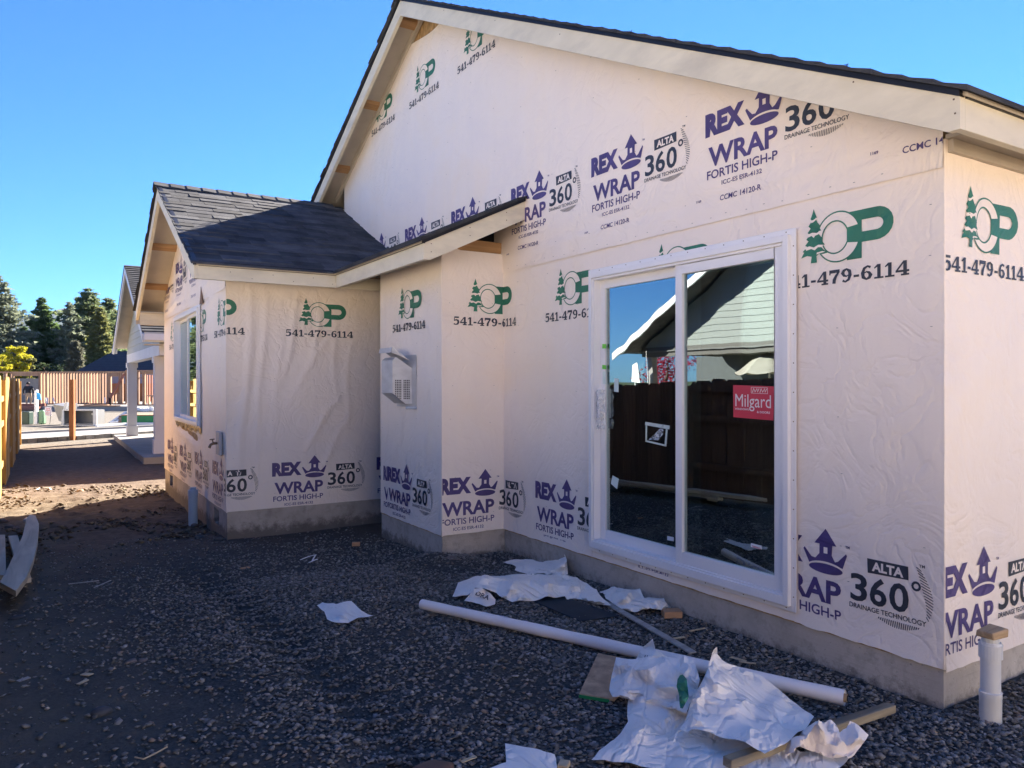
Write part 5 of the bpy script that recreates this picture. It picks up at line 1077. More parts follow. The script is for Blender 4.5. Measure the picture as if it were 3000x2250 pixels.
q = MB(); q.box(NX-.12, NX+.05, yn+.4, cr.y-.35, 2.18, zbm-.002); q.build('beam', M('shaded_beam', (.10, .095, .09), .7, .05), nb)
for y in (cr.y-.75, yn+.8):
    q = MB(); q.box(NX-.13, NX+.06, y-.1, y+.1, gbase(9)-.1, 2.178); q.build('patio_post', M('grey_post', (.25, .24, .24), .7, .05), nb)
q = MB(); q.hexa([(NR+.02, cr.y, ze), (NR+.02, yr0, zr), (NX-7, yr0, zr), (NX-7, cr.y, ze)], [(NR+.02, cr.y, ze+.05), (NR+.02, yr0, zr+.05), (NX-7, yr0, zr+.05), (NX-7, cr.y, ze+.05)])
q.hexa([(NR+.02, yn, ze), (NR+.02, yr0-.002, zr), (NX-7, yr0-.002, zr), (NX-7, yn, ze)], [(NR+.02, yn, ze+.05), (NR+.02, yr0-.002, zr+.05), (NX-7, yr0-.002, zr+.05), (NX-7, yn, ze+.05)])
nroof = q.build('roof', SHING, nb)
for s_ in (-1, 1):
    q = MB(); ye = yr0+s_*(cr.y-yr0); q.hexa([(NR+.021, ye, ze-.16), (NR+.06, ye, ze-.16), (NR+.06, yr0+.002*s_, zr-.16), (NR+.021, yr0+.002*s_, zr-.16)], [(NR+.021, ye, ze+.01), (NR+.06, ye, ze+.01), (NR+.06, yr0+.002*s_, zr+.01), (NR+.021, yr0+.002*s_, zr+.01)]); q.build('rake_board', WHITEP, nb)
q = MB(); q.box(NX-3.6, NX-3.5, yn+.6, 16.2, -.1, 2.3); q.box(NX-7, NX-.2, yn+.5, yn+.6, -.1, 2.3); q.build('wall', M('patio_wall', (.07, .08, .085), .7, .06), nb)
q = MB(); q.box(NX-3.49, NX-3.44, 8.0, 8.9, .9, 2.0); w_ = q.build('window', WHITEP, nb); q = MB(); q.box(NX-3.45, NX-3.435, 8.08, 8.82, .98, 1.92); q.build('pane', GLASS, w_)
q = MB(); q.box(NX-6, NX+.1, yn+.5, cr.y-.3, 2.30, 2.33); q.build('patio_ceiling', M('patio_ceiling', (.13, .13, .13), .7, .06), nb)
# umbrella
uc = mir(2255, 1075, -6.4); um = thing('patio_umbrella', 'closed-up beige patio umbrella seen in the door reflection', 'umbrella', (uc.x, uc.y, gbase(uc.y)))
CANV = M('beige_canvas', (.26, .24, .21), .8, .08, 6); q = MB(); P = []
for i in range(7):
    t = i/6; P.append([(uc.x+math.cos(a_)*.75*t, uc.y+math.sin(a_)*.75*t, uc.z+.30-.42*t**1.6-.05*abs(math.sin(a_*4))*t) for a_ in np.linspace(0, 2*math.pi, 33)])
q.grid(P); q.build('canopy', CANV, um, smooth=True)
q = MB(); q.tube([(uc.x, uc.y, gbase(uc.y)), (uc.x, uc.y, uc.z+.33)], .02, 8); q.build('pole', GALV, um)
# red maple behind that patio, wind chimes under its beam
def leaf_cloud(centers, rad, n_, size, r, squash=.8, up=.0):
    V = []; F_ = []
    for (cx, cy, cz), rd in zip(centers, rad):
        for _ in range(n_):
            v0 = Vector((r.gauss(0, 1), r.gauss(0, 1), r.gauss(0, 1))).normalized()*rd*(r.random()**.45); c_ = Vector((cx+v0.x, cy+v0.y, cz+v0.z*squash))
            a_ = Vector((r.gauss(0, 1), r.gauss(0, 1), r.gauss(0, .7))).normalized(); b2 = a_.cross(Vector((r.gauss(0, 1), r.gauss(0, 1), r.gauss(0, 1)))).normalized(); s_ = size*r.uniform(.6, 1.3)
            k = len(V); V += [tuple(c_+a_*s_), tuple(c_-a_*s_*.6+b2*s_*.7), tuple(c_-a_*s_*.6-b2*s_*.7)]; F_.append((k, k+1, k+2))
    return V, F_
def leafm(name, cols, rough_=.7):
    m, n, b = new_mat(name); v = mapped(n); f = noise(n, v, .8, 4, .7); f2 = noise(n, v, 9, 2, .8); c = ramp(n, math_(n, 'ADD', math_(n, 'MULTIPLY', f, .5), math_(n, 'MULTIPLY', f2, .5)), [(.36, cols[0]), (.5, cols[1]), (.64, cols[2])])
    n.links.new(c, b.inputs['Base Color']); b.inputs['Roughness'].default_value = rough_; b.inputs['Specular IOR Level'].default_value = .2
    t = n.nodes.new('ShaderNodeBsdfTranslucent'); n.links.new(c, t.inputs[0]); mx = n.nodes.new('ShaderNodeMixShader'); mx.inputs[0].default_value = .5
    o = [q for q in n.nodes if q.type == 'OUTPUT_MATERIAL'][0]; n.links.new(b.outputs[0], mx.inputs[1]); n.links.new(t.outputs[0], mx.inputs[2]); n.links.new(mx.outputs[0], o.inputs[0]); return m
PINE = leafm('pine_needles', [(.06, .09, .045), (.13, .17, .08), (.22, .25, .12)]); PINEB = leafm('blue_pine_needles', [(.09, .115, .085), (.17, .20, .14), (.27, .29, .20)])
FIR = leafm('fir_needles', [(.05, .09, .035), (.10, .16, .055), (.17, .24, .09)]); OLIVE = leafm('olive_leaves', [(.10, .11, .04), (.16, .17, .06), (.24, .24, .09)])
YEL = leafm('yellow_leaves', [(.20, .20, .02), (.42, .40, .03), (.62, .55, .05)]); REDL = leafm('red_leaves', [(.12, .01, .02), (.28, .02, .05), (.42, .05, .09)]); GREYL = leafm('grey_green_leaves', [(.07, .075, .055), (.12, .125, .09), (.19, .18, .13)])
DKG = leafm('dark_shrub_leaves', [(.025, .04, .02), (.05, .075, .035), (.09, .12, .05)])
BARK = M('bark', (.09, .06, .045), .9, .3, 3, (1, 1, .3), .6, 12, .05)
rm = mir(1955, 1065, -10); r = random.Random(3)
rt = thing('red_maple', 'small bright red tree seen through the reflected patio', 'tree', (rm.x, rm.y, -.1)); q = MB(); q.tube([(rm.x, rm.y, -.2), (rm.x+.1, rm.y, 1.2), (rm.x, rm.y, 2.4)], [.07, .05, .02], 8); q.build('trunk', BARK, rt)
q = MB(); q.v, q.f = leaf_cloud([(rm.x+r.uniform(-.9, .9), rm.y+r.uniform(-.9, .9), 1.7+r.uniform(-.5, .7)) for _ in range(14)], [.45]*14, 120, .05, r); q.m = [0]*len(q.f); q.build('crown', REDL, rt, fix=False)
c1 = mir(1855, 1040, -5.6); c2 = mir(1886, 1027, -5.6)
for (uu, v0_, v1_, w_) in ((1853, 1120, 1172, .02), (1886, 1027, 1180, .016)):
    a_ = mir(uu, v0_, -5.6); b2 = mir(uu, v1_, -5.6); q = MB(); q.tube([a_, b2], w_*.6, 8); tag(q.build('hanging_tube', SIGNW, None, base=tuple(a_)), 'pale thin tube hanging at the reflected patio, '+('left one with a white flag' if uu == 1853 else 'right one, the longer'), 'hanging tube')
a_ = mir(1855, 1092, -5.6); q = MB(); q.hexa([(a_.x, a_.y-.12, a_.z-.25), (a_.x, a_.y+.14, a_.z-.22), (a_.x, a_.y+.10, a_.z+.18), (a_.x, a_.y-.02, a_.z+.25)], [(a_.x+.01, a_.y-.12, a_.z-.25), (a_.x+.01, a_.y+.14, a_.z-.22), (a_.x+.01, a_.y+.10, a_.z+.18), (a_.x+.01, a_.y-.02, a_.z+.25)])
tag(q.build('white_flag', SIGNW, None, base=tuple(a_)), 'small white cloth hanging in front of the reflected patio post', 'cloth')

# ---------------------------------------------------------------- finished neighbour with the porch
nh = thing('porch_house', 'finished pale grey house with white porch columns standing beyond the wing', 'house', (6, 21, -.1))
PX, PG = 1.70, 2.05; py0, py1, pr2 = 17.0, 25.0, 21.0; pz = lambda y: 4.43-.47*abs(y-pr2)
for s_ in (-1, 1):
    ye = py0 if s_ < 0 else py1
    q = MB(); q.hexa([(PX+.02, ye, pz(ye)), (PX+.02, pr2, pz(pr2)), (14, pr2, pz(pr2)), (14, ye, pz(ye))], [(PX+.02, ye, pz(ye)+.03), (PX+.02, pr2, pz(pr2)+.03), (14, pr2, pz(pr2)+.03), (14, ye, pz(ye)+.03)]); rf_ = q.build('roof', PRIMED2, nh)
    fn = (lambda y: pz(y)) 
    q = MB(); n_ = 30
    for i in range(n_):
        y0 = ye+(pr2-ye)*i/n_; y1 = ye+(pr2-ye)*min(i+1.2, n_)/n_; q.hexa([(PX-.03, y0, pz(y0)+.032), (14, y0, pz(y0)+.032), (14, y1, pz(y1)+.032), (PX-.03, y1, pz(y1)+.032)], [(PX-.03, y0, pz(y0)+.062), (14, y0, pz(y0)+.062), (14, y1, pz(y1)+.040), (PX-.03, y1, pz(y1)+.040)])
    q.build('shingle_courses', SHING, rf_, kind='stuff')
    q = MB(); q.hexa([(PX-.02, ye, pz(ye)-.17), (PX+.018, ye, pz(ye)-.17), (PX+.018, pr2-.002*s_*-1, pz(pr2)-.17), (PX-.02, pr2-.002*s_*-1, pz(pr2)-.17)], [(PX-.02, ye, pz(ye)-.005), (PX+.018, ye, pz(ye)-.005), (PX+.018, pr2+.002*s_, pz(pr2)-.005), (PX-.02, pr2+.002*s_, pz(pr2)-.005)]); q.build('rake_board', WHITEP, nh)
q = MB(); q.box(PX+.02, 14, py0-.02, py0+.02, pz(py0)-.17, pz(py0)+.0); q.build('fascia', WHITEP, nh)
q = MB(); q.box(PX, 14, py0-.13, py0-.022, pz(py0)-.14, pz(py0)-.01); q.build('gutter', WHITEP, nh)
q = MB(); q.box(PX-.03, PX+.1, py1-.02, py1+.12, pz(py1)-.15, pz(py1)); q.build('gutter', WHITEP, nh)
n_c = 11
for i in range(n_c):
    z0 = 2.36+(4.3-2.36)*i/n_c; z1 = 2.36+(4.3-2.36)*(i+1)/n_c; a0 = (4.38-z0)/.47; a1 = (4.38-z1)/.47; q = MB()
    q.hexa([(PG-.018, pr2-min(a0, 3.7), z0), (PG-.018, pr2+min(a0, 3.7), z0), (PG+.03, pr2+min(a0, 3.7), z0), (PG+.03, pr2-min(a0, 3.7), z0)], [(PG-.004, pr2-min(a1, 3.7), z1), (PG-.004, pr2+min(a1, 3.7), z1), (PG+.03, pr2+min(a1, 3.7), z1), (PG+.03, pr2-min(a1, 3.7), z1)]); q.build('siding_board', SIDING, nh)
q = MB(); q.box(PG-.02, PG+.2, py0+.3, py1-.3, 2.12, 2.358); q.build('beam', WHITEP, nh)
q = MB(); q.box(PG+.2, 14, py0+.3, py1-.3, 2.30, 2.33); q.box(PX+.02, PG, py0+.02, py0+.3, 2.32, 2.34); q.build('porch_ceiling', PRIMED2, nh)
for y in (py1-.55, py0+1.15):
    q = MB(); q.box(PG-.03, PG+.21, y-.12, y+.12, .06, 1.98); col_ = q.build('column', WHITEP, nh); q = MB(); q.box(PG-.055, PG+.235, y-.145, y+.145, 1.98, 2.118); q.build('column_cap', WHITEP, col_); q = MB(); q.box(PG-.055, PG+.235, y-.145, y+.145, .0, .30); q.build('column_base', WHITEP, col_)
q = MB(); q.box(3.8, 14, py0+.5, py1-.5, -.1, 2.3); q.build('wall', SIDING, nh)
q = MB(); q.hexa([(1.72, 17.2, -.15), (8, 17.2, -.15), (8, 25.2, -.15), (1.72, 25.2, -.15)], [(1.72, 17.2, .0), (8, 17.2, .0), (8, 25.2, .0), (1.72, 25.2, .0)]); q.build('porch_slab', CONCL, nh)

# ---------------------------------------------------------------- street strip
P4 = lambda a, b_: G(a*.2713, 1050+b_*.2713)
def strip(name, pix, th, mat, label, dz=.004, kind='structure'):
    P_ = [P4(*p_) for p_ in pix]; P_ = [Vector((p_.x, p_.y, gbase(p_.y)-.05)) for p_ in P_]; q = MB(); q.hexa(P_, [p_+Vector((0, 0, .05+dz+th)) for p_ in P_]); return tag(q.build(name, mat, None), label, kind=kind)
near_l, near_r = P4(-700, 990), P4(2600, 745); far_l, far_r = P4(-700, 870), P4(2600, 670)
def ln(p0, p1, t): return p0.lerp(p1, t)
q = MB(); zz = -.13
def flatq(p0, p1, p2, p3, z0, z1, name, mat, label):
    q = MB(); P_ = [Vector((p_.x, p_.y, z0)) for p_ in (p0, p1, p2, p3)]; q.hexa(P_, [p_+Vector((0, 0, z1-z0)) for p_ in P_]); return tag(q.build(name, mat, None), label, kind='structure')
nl, nr_ = G(-60, 1306), G(700, 1256); fl_, fr_ = G(-60, 1279), G(700, 1238)
ROADM = M('pale_asphalt', (.19, .19, .20), .9, .08, 1.2, bmp=.3, bscale=40)
flatq(nl, nr_, fr_, fl_, -.2, -.115, 'road', ROADM, 'pale road crossing behind the plot')
# near pavement: a row of loose concrete pavers
pvr = thing('paver_edging', 'row of loose grey concrete pavers along the near side of the road', 'edging', tuple(G(200, 1290)))
PAV = M('paver', (.28, .27, .25), .85, .2, 6, rand=.4, bmp=.3)
dirr = (nr_-nl); dirr.z = 0; dirr.normalize(); nrm_ = Vector((dirr.y, -dirr.x, 0))
st_ = nl+dirr*.3; L_ = (nr_-nl).length; s_ = 0; r = random.Random(6)
while s_ < L_*.66:
    w_ = .27; q = MB(); c_ = nl+dirr*(s_+w_/2)+nrm_*(.14+r.uniform(-.03, .03)); c_.z = gbase(c_.y)+.05+r.uniform(-.01, .01); q.obox(c_, dirr*(w_/2-.008), nrm_*.10, Vector((0, 0, .07))); q.build('paver', PAV, pvr); s_ += w_
a_ = nl+nrm_*-.02; b2 = nr_+nrm_*-.02
q = MB(); q.beam(Vector((a_.x, a_.y, -.12)), Vector((b2.x, b2.y, -.12)), .16, .12); tag(q.build('near_kerb', CONCL, None), 'pale kerb on the near side of the road', kind='structure')
q = MB(); q.beam(Vector((fl_.x, fl_.y, -.12))-nrm_*.1, Vector((fr_.x, fr_.y, -.12))-nrm_*.1, .2, .14); tag(q.build('far_kerb', CONCL, None), 'pale kerb on the far side of the road', kind='structure')
# ---------------------------------------------------------------- things on the lot across the road
def gp(a, b_): return G(a*.2170, 1050+b_*.2170)                    # pixels of the 2212-wide zoom of (0,1050)-(480,1300)
def size(px_, P_): return px_*.2170*(P_.dot(FW)-H*FW.z)/FPX
RTF = Vector((RT.x, RT.y, 0)).normalized(); FWF = Vector((FW.x, FW.y, 0)).normalized()
def upright(name, a0, a1, bt, bb, depth, mat, label, cat, off=(0, 0), bevel=0, parent=None):
    P_ = gp((a0+a1)/2, bb); w_ = size(a1-a0, P_); h_ = size(bb-bt, P_); q = MB(); q.obox(P_+FWF*(depth/2)+Vector((0, 0, h_/2)), RTF*w_/2, FWF*depth/2, Vector((0, 0, h_/2)))
    return tag(q.build(name, mat, parent, base=None if parent else tuple(P_), bevel=bevel), label, cat)
upright('timber_post', 932, 994, 285, 1107, .10, BROWNP, 'brown timber post standing alone in the dirt near the road', 'post')
wp = gp(492, 888); wt = thing('marker_post', 'white marker post with a bright blue cloth tied to its top', 'post', tuple(wp)); h_ = size(888-435, wp)
q = MB(); q.obox(wp+Vector((0, 0, h_/2)), RTF*.055, FWF*.05, Vector((0, 0, h_/2))); q.tube([wp+Vector((0, 0, h_)), wp+Vector((0, 0, h_))+RTF*.06+Vector((0, 0, -.01))], .05, 10); q.build('post', SIGNW, wt)
q = MB(); c_ = wp+RTF*.15-FWF*.07; q.hexa([c_+Vector((0, 0, h_-.05))-RTF*.10, c_+Vector((0, 0, h_-.36))-RTF*.08, c_+Vector((0, 0, h_-.38))+RTF*.08, c_+Vector((0, 0, h_-.15))+RTF*.04], [p_+FWF*.03 for p_ in (c_+Vector((0, 0, h_-.05))-RTF*.10, c_+Vector((0, 0, h_-.36))-RTF*.08, c_+Vector((0, 0, h_-.38))+RTF*.08, c_+Vector((0, 0, h_-.15))+RTF*.04)]); q.build('cloth', BLUET, wt)
upright('utility_pedestal', 512, 586, 700, 888, .22, PLASTG, 'light green utility pedestal behind the white marker post', 'utility box', bevel=.04)
upright('utility_pedestal', 290, 392, 722, 890, .30, PLASTD, 'dark green utility box beside the fence', 'utility box', bevel=.02)
sg = gp(672, 890); sn = thing('notice_sign', 'small white notice board on a thin wire stand', 'sign', tuple(sg)); k = size(1, sg)
q = MB(); q.obox(sg+Vector((0, 0, 175*k))-RTF*20*k, RTF*46*k, FWF*.005, Vector((0, 0, 58*k))); q.build('board', M('notice_board', (.72, .66, .70), .5, .05, 6), sn)
q = MB(); q.tube([sg, sg+Vector((0, 0, 240*k))+RTF*28*k], .009, 6); q.build('stand', DARKV, sn)
p = Pr(); 
for i in range(2): p.ribbon([(.2, .80-i*.18), (.8, .80-i*.18)], 0, .06)
for i in range(4): p.ribbon([(.12, .42-i*.09), (.12+.7*(1-.1*i), .42-i*.09)], 0, .025)
q = MB(); o_ = sg+Vector((0, 0, 117*k))-RTF*66*k-FWF*.008; q.v = [tuple(o_+RTF*(a_*92*k)+Vector((0, 0, b_*116*k))) for a_, b_, _ in p.v]; q.f = list(p.t); q.m = [0]*len(q.f); q.build('notice_print', RED, sn, fix=False)
# shower units lying on their sides
s1 = gp(1060, 915); k = size(1, s1); su = thing('shower_unit', 'grey moulded shower unit lying on its side with its open face towards the road', 'shower unit', tuple(s1))
def R3(a_, b_, dpt): return s1+RTF*((a_-1060)*k)+Vector((0, 0, (915-b_)*k))+FWF*dpt
q = MB(); 
for (a0, a1, b0, b1) in ((835, 862, 690, 905), (1258, 1305, 685, 905), (862, 1258, 685, 708), (862, 1258, 905, 915)):
    q.hexa([R3(a0, b1, 0), R3(a1, b1, 0), R3(a1, b1, .05), R3(a0, b1, .05)], [R3(a0, b0, 0), R3(a1, b0, 0), R3(a1, b0, .05), R3(a0, b0, .05)])
q.build('flange', FRAMEG, su, bevel=.008)
q = MB(); d_ = .75
q.hexa([R3(862, 905, d_), R3(1258, 905, d_), R3(1258, 905, d_+.03), R3(862, 905, d_+.03)], [R3(862, 708, d_), R3(1258, 708, d_), R3(1258, 708, d_+.03), R3(862, 708, d_+.03)])
for (a0, a1, b0, b1) in ((850, 862, 700, 908), (1258, 1270, 700, 908), (862, 1258, 697, 706), (862, 1258, 880, 905)):
    q.hexa([R3(a0, b1, .05), R3(a1, b1, .05), R3(a1, b1, d_), R3(a0, b1, d_)], [R3(a0, b0, .05), R3(a1, b0, .05), R3(a1, b0, d_), R3(a0, b0, d_)])
q.build('shell', GREYF, su)
q = MB(); c_ = R3(1105, 762, d_-.01); q.tube([c_, c_+FWF*.008], .045, 14); q.build('drain', SIGNW, su)
s2 = gp(750, 905); k2 = size(1, s2); su2 = thing('shower_unit', 'second grey shower unit tilted on edge behind the notice sign', 'shower unit', tuple(s2))
def R4(a_, b_, dpt): return s2+RTF*((a_-750)*k2)+Vector((0, 0, (905-b_)*k2))+FWF*dpt
q = MB(); q.hexa([R4(690, 850, .5), R4(800, 870, .3), R4(820, 850, 1.0), R4(705, 830, 1.1)], [R4(608, 625, .5), R4(832, 655, .3), R4(850, 615, 1.0), R4(640, 610, 1.1)]); q.build('shell', GREYF, su2)
q = MB(); q.hexa([R4(792, 912, .12), R4(826, 905, .12), R4(830, 905, .18), R4(796, 912, .18)], [R4(845, 600, .12), R4(888, 590, .12), R4(892, 590, .18), R4(849, 600, .18)]); q.build('flange', FRAMEG, su2)
# gutters and white boards by the kerb
for (a0, b0, a1, b1, w_, lab) in ((1290, 935, 1715, 905, .09, 'long white gutter length lying by the far kerb, left of the porch column'), (1830, 905, 2200, 905, .11, 'white gutter length lying by the far kerb between the porch columns'), (1480, 890, 1700, 880, .06, 'short white trim piece behind the long gutter')):
    a_, b2 = gp(a0, b0), gp(a1, b1); q = MB(); q.beam(a_+Vector((0, 0, .06)), b2+Vector((0, 0, .06)), .11, w_); tag(q.build('white_gutter', WHITEP, None, base=tuple(a_), bevel=.01), lab, 'gutter')
a_, b2 = gp(1490, 870), gp(1590, 870); k = size(1, a_)
q = MB(); lo = [a_-RTF*.1, a_+RTF*.40, a_+RTF*.40+FWF*.02, a_-RTF*.1+FWF*.02]; up_ = RTF*(150*k)+Vector((0, 0, 150*k))+FWF*.5; q.hexa(lo, [p_+up_ for p_ in lo])
lb = tag(q.build('labelled_panel', SIGNW, None, base=tuple(a_)), 'leaning white packaged panel with dark printed blocks', 'panel')
q = MB()
for i in range(5):
    for j in range(2): c_ = a_+RTF*(.02+j*.18)+up_*(.12+.17*i)-FWF*.006; q.hexa([c_, c_+RTF*.12, c_+RTF*.12+FWF*.002, c_+FWF*.002], [p_+up_*.09 for p_ in (c_, c_+RTF*.12, c_+RTF*.12+FWF*.002, c_+FWF*.002)])
q.build('printed_blocks', M('print_grey', (.25, .26, .28), .6, .05), lb)
gs = gp(1950, 888); k = size(1, gs); gr = thing('lumber_stack', 'stack of lumber with green painted ends behind the porch column', 'lumber stack', tuple(gs))
q = MB(); q.obox(gs+Vector((0, 0, 60*k))+RTF*.2, RTF*(290*k), FWF*.5, Vector((0, 0, 60*k))); q.build('green_bundle', GREENP, gr)
for i in range(5):
    q = MB(); q.obox(gs+Vector((0, 0, (18+i*24)*k))-RTF*(262+6*(i % 2))*k+RTF*.1, RTF*(40*k), FWF*.45, Vector((0, 0, 9*k))); q.build('plank', STUDW, gr)
q = MB(); q.obox(gs+Vector((0, 0, 128*k))+RTF*.2, RTF*(292*k), FWF*.5, Vector((0, 0, 6*k))); q.build('top_plank', STUDW, gr)
gs2 = gp(1980, 715); k = size(1, gs2); wr = random.Random(2); wpile = thing('white_bundle', 'pile of white wrapped material on the lot between the porch columns', 'bundle', tuple(gs2))
for i in range(5):
    q = MB(); q.obox(gs2+RTF*((-120+i*58)*k)+Vector((0, 0, (28+wr.uniform(-4, 8))*k)), RTF*(28*k), FWF*.5, Vector((0, 0, 24*k))); q.build('bundle', SIGNW, wpile, bevel=.02)
# slab, framed walls ---------------------------------------------------------------
DW = 47.0; sz = -.02
def far(a_, dep, z): P_ = at_depth(a_*.2170, 1119, dep); return Vector((P_.x, P_.y, z))
sl0 = far(-200, DW-1.5, 0); q = MB(); a0, a1 = far(-300, DW-2.2, 0), far(2500, DW-2.2, 0); b0, b1 = far(-300, DW+9, 0), far(2500, DW+9, 0)
kk = DW/FPX*.2170
zof = lambda b_, dep=DW: H+(1119-1050-b_*.2170)*dep/FPX
zs = zof(625)
frm = thing('framed_house', 'half-built house frame of bare wooden studs on a concrete slab across the road', 'house frame', tuple(far(1000, DW, zs)))
q = MB(); q.hexa([Vector((p_.x, p_.y, -.3)) for p_ in (a0, a1, b1, b0)], [Vector((p_.x, p_.y, zs)) for p_ in (a0, a1, b1, b0)]); q.build('slab', CONCL, frm)
def stud(a_, w_, bt, bb, dep, mat=STUDW, par=frm, name='stud', dpt=.14):
    c_ = far(a_, dep, 0); z0, z1 = zof(bb, dep), zof(bt, dep); q = MB(); hw = w_*.5*dep/FPX*.2170; q.obox(Vector((c_.x, c_.y, (z0+z1)/2)), RTF*hw, FWF*dpt/2, Vector((0, 0, (z1-z0)/2))); return q.build(name, mat, par)
def hbeam(a0_, a1_, bt, bb, dep, mat=STUDW, par=frm, name='plate', dpt=.14): return stud((a0_+a1_)/2, a1_-a0_, bt, bb, dep, mat, par, name, dpt)
hbeam(-300, 1700, 168, 184, DW); hbeam(1700, 2500, 150, 166, DW-.4)
hbeam(190, 530, 184, 228, DW, name='header'); hbeam(1480, 1625, 186, 228, DW, name='header'); hbeam(1970, 2400, 168, 205, DW-.4, name='header')
hbeam(590, 1700, 596, 612, DW); hbeam(1850, 2500, 612, 628, DW-.4)
r = random.Random(8)
for a_ in (60, 82, 150, 178, 537, 552, 590): stud(a_, 17, 184, 625, DW)
a_ = 640
while a_ < 1690:
    if not (1490 < a_ < 1615): stud(a_, 15, 184, 598, DW)
    a_ += 39
for a_ in (1345, 1352+20, 1478, 1495, 1625, 1640, 1705, 1722): stud(a_, 15, 184 if a_ < 1700 else 168, 600, DW+.01*(a_ % 7))
for a_ in (1855, 1872, 1935, 1955, 2110, 2150, 2210, 2300): stud(a_, 15, 168, 615, DW-.4)
for a_ in (1520, 1560, 1600): stud(a_, 13, 470, 598, DW)
hbeam(1486, 1625, 455, 470, DW, name='window_sill'); hbeam(1486, 1625, 228, 236, DW, name='window_trim'); stud(1615, 8, 236, 455, DW, name='window_trim')
hbeam(1975, 2300, 488, 500, DW-.4, name='window_sill'); hbeam(1885, 1930, 250, 262, DW-.4, name='blocking')
for a_ in (2010, 2060, 2090): stud(a_, 13, 500, 612, DW-.4)
a_ = 625; 
while a_ < 1480:                                   # rear wall of the frame
    stud(a_+r.uniform(-2, 2), 13, 196, 596, DW+4, STUDR if r.random() < .6 else STUDW); a_ += 36.3
a_ = 1985
while a_ < 2200: stud(a_, 11, 215, 600, DW+4, STUDR); a_ += 33
hbeam(560, 2400, 186, 200, DW+4)
b0_, b1_ = far(1440, DW-.15, zof(605)), far(1680, DW-.15, zof(200)); q = MB(); q.beam(b0_, b1_, .14, .045, up=tuple(FWF)); q.build('brace', STUDR, frm)
# lumber lying on the slab
for (a0_, a1_, bt, bb, dd, mt) in ((262, 600, 600, 640, -1.6, STUDR), (262, 560, 640, 685, -2.0, STUDR), (1100, 1600, 625, 640, -1.8, STUDW), (1120, 1190, 588, 600, -1, STUDW), (1160, 1480, 612, 622, -1.4, STUDW)):
    hbeam(a0_, a1_, bt, bb, DW+dd-.2, mt, name='loose_plank', dpt=.5)
for (a_, l_) in ((625, -10), (645, 0), (735, -18), (1418, 0)):
    p0 = far(a_, DW-1, zof(592)); p1 = far(a_+l_, DW-1, zof(515)); q = MB(); q.tube([p0, p1], .035, 6); tag(q.build('pipe_stub', SIGNW, None, base=tuple(p0)), {625: 'thin white plumbing stub leaning on the slab, leftmost of four', 645: 'upright white plumbing stub on the slab, second from the left', 735: 'leaning white plumbing stub on the slab, third from the left', 1418: 'white plumbing stub beside the diagonal brace'}[a_], 'pipe')
p0 = far(1486, DW-1.5, zof(628)); q = MB(); q.tube([p0, Vector((p0.x, p0.y, zof(520)))], .07, 8); tag(q.build('vent_pipe', DARKV, None, base=tuple(p0)), 'black pipe standing on the slab in front of the framed window', 'pipe')
tarp = thing('grey_panel', 'large grey panel seen through the door opening behind the walking man', 'panel', tuple(far(360, DW+2, zs))); 
hbeam(190, 530, 262, 590, DW+2, M('grey_tarp', (.16, .18, .19), .7, .2, .7), tarp, 'panel')
# cedar fence behind the frame
cf = thing('cedar_fence', 'new orange cedar fence behind the stud frame', 'fence', tuple(far(1200, DW+12, -.1)))
dp = DW+12; a_ = 560; bt = 330
while a_ < 2600:
    stud(a_+12, 22.5, bt+r.uniform(-2, 2), 620, dp, CEDARR, cf, 'fence_board', .02); a_ += 23.5
# ---------------------------------------------------------------- man
mp = far(385, DW-1.2, zs); kk2 = (DW-1.2)/FPX*.2170; ht = (615-300)*kk2
man = thing('person', 'man in black sweatshirt and khaki trousers walking away into the framed doorway', 'person', tuple(mp))
me = bpy.data.meshes.new('body'); bm = bmesh.new(); sk = []
def J(x, z, y=0): return bm.verts.new((x, y, z))
h1 = ht/1.75
pel = J(0, .93*h1); sp = J(0, 1.12*h1); ch = J(0, 1.36*h1); nk = J(0, 1.50*h1); hd = J(-.02, 1.66*h1); 
jl = [(pel, .15), (sp, .15), (ch, .19), (nk, .065), (hd, .10)]; es = [(pel, sp), (sp, ch), (ch, nk), (nk, hd)]
for s_ in (-1, 1):
    hp_ = J(s_*.10, .86*h1); kn = J(s_*.13, .48*h1, .03*s_); an = J(s_*.13, .08*h1, -.05*s_); ft = J(s_*.14, .04*h1, .10-.05*s_)
    sh_ = J(s_*.20, 1.42*h1); el = J(s_*.30, 1.14*h1, -.03); wr_ = J(s_*.31, .90*h1, .05); ha = J(s_*.31, .82*h1, .07)
    jl += [(hp_, .105), (kn, .075), (an, .05), (ft, .045), (sh_, .085), (el, .062), (wr_, .04), (ha, .04)]; es += [(pel, hp_), (hp_, kn), (kn, an), (an, ft), (ch, sh_), (sh_, el), (el, wr_), (wr_, ha)]
for e_ in es: bm.edges.new(e_)
bm.verts.index_update(); radii = {v_.index: rd for v_, rd in jl}; bm.to_mesh(me); bm.free()
bo = bpy.data.objects.new('body', me); COL.objects.link(bo); md = bo.modifiers.new('skin', 'SKIN'); 
for i, sv in enumerate(me.skin_vertices[0].data): sv.radius = (radii[i], radii[i]*.8); sv.use_root = (i == 0)
ms = bo.modifiers.new('sub', 'SUBSURF'); ms.levels = 2; ms.render_levels = 2
bpy.context.view_layer.update(); dg = bpy.context.evaluated_depsgraph_get(); me2 = bpy.data.meshes.new_from_object(bo.evaluated_get(dg)); bpy.data.objects.remove(bo)
SKIN = M('skin', (.50, .30, .22), .6, .05); HOOD = M('black_sweatshirt', (.02, .02, .025), .8, .1); KHAKI = M('khaki_trousers', (.42, .31, .20), .8, .1); BOOT = M('boots', (.12, .08, .05), .7, .1)
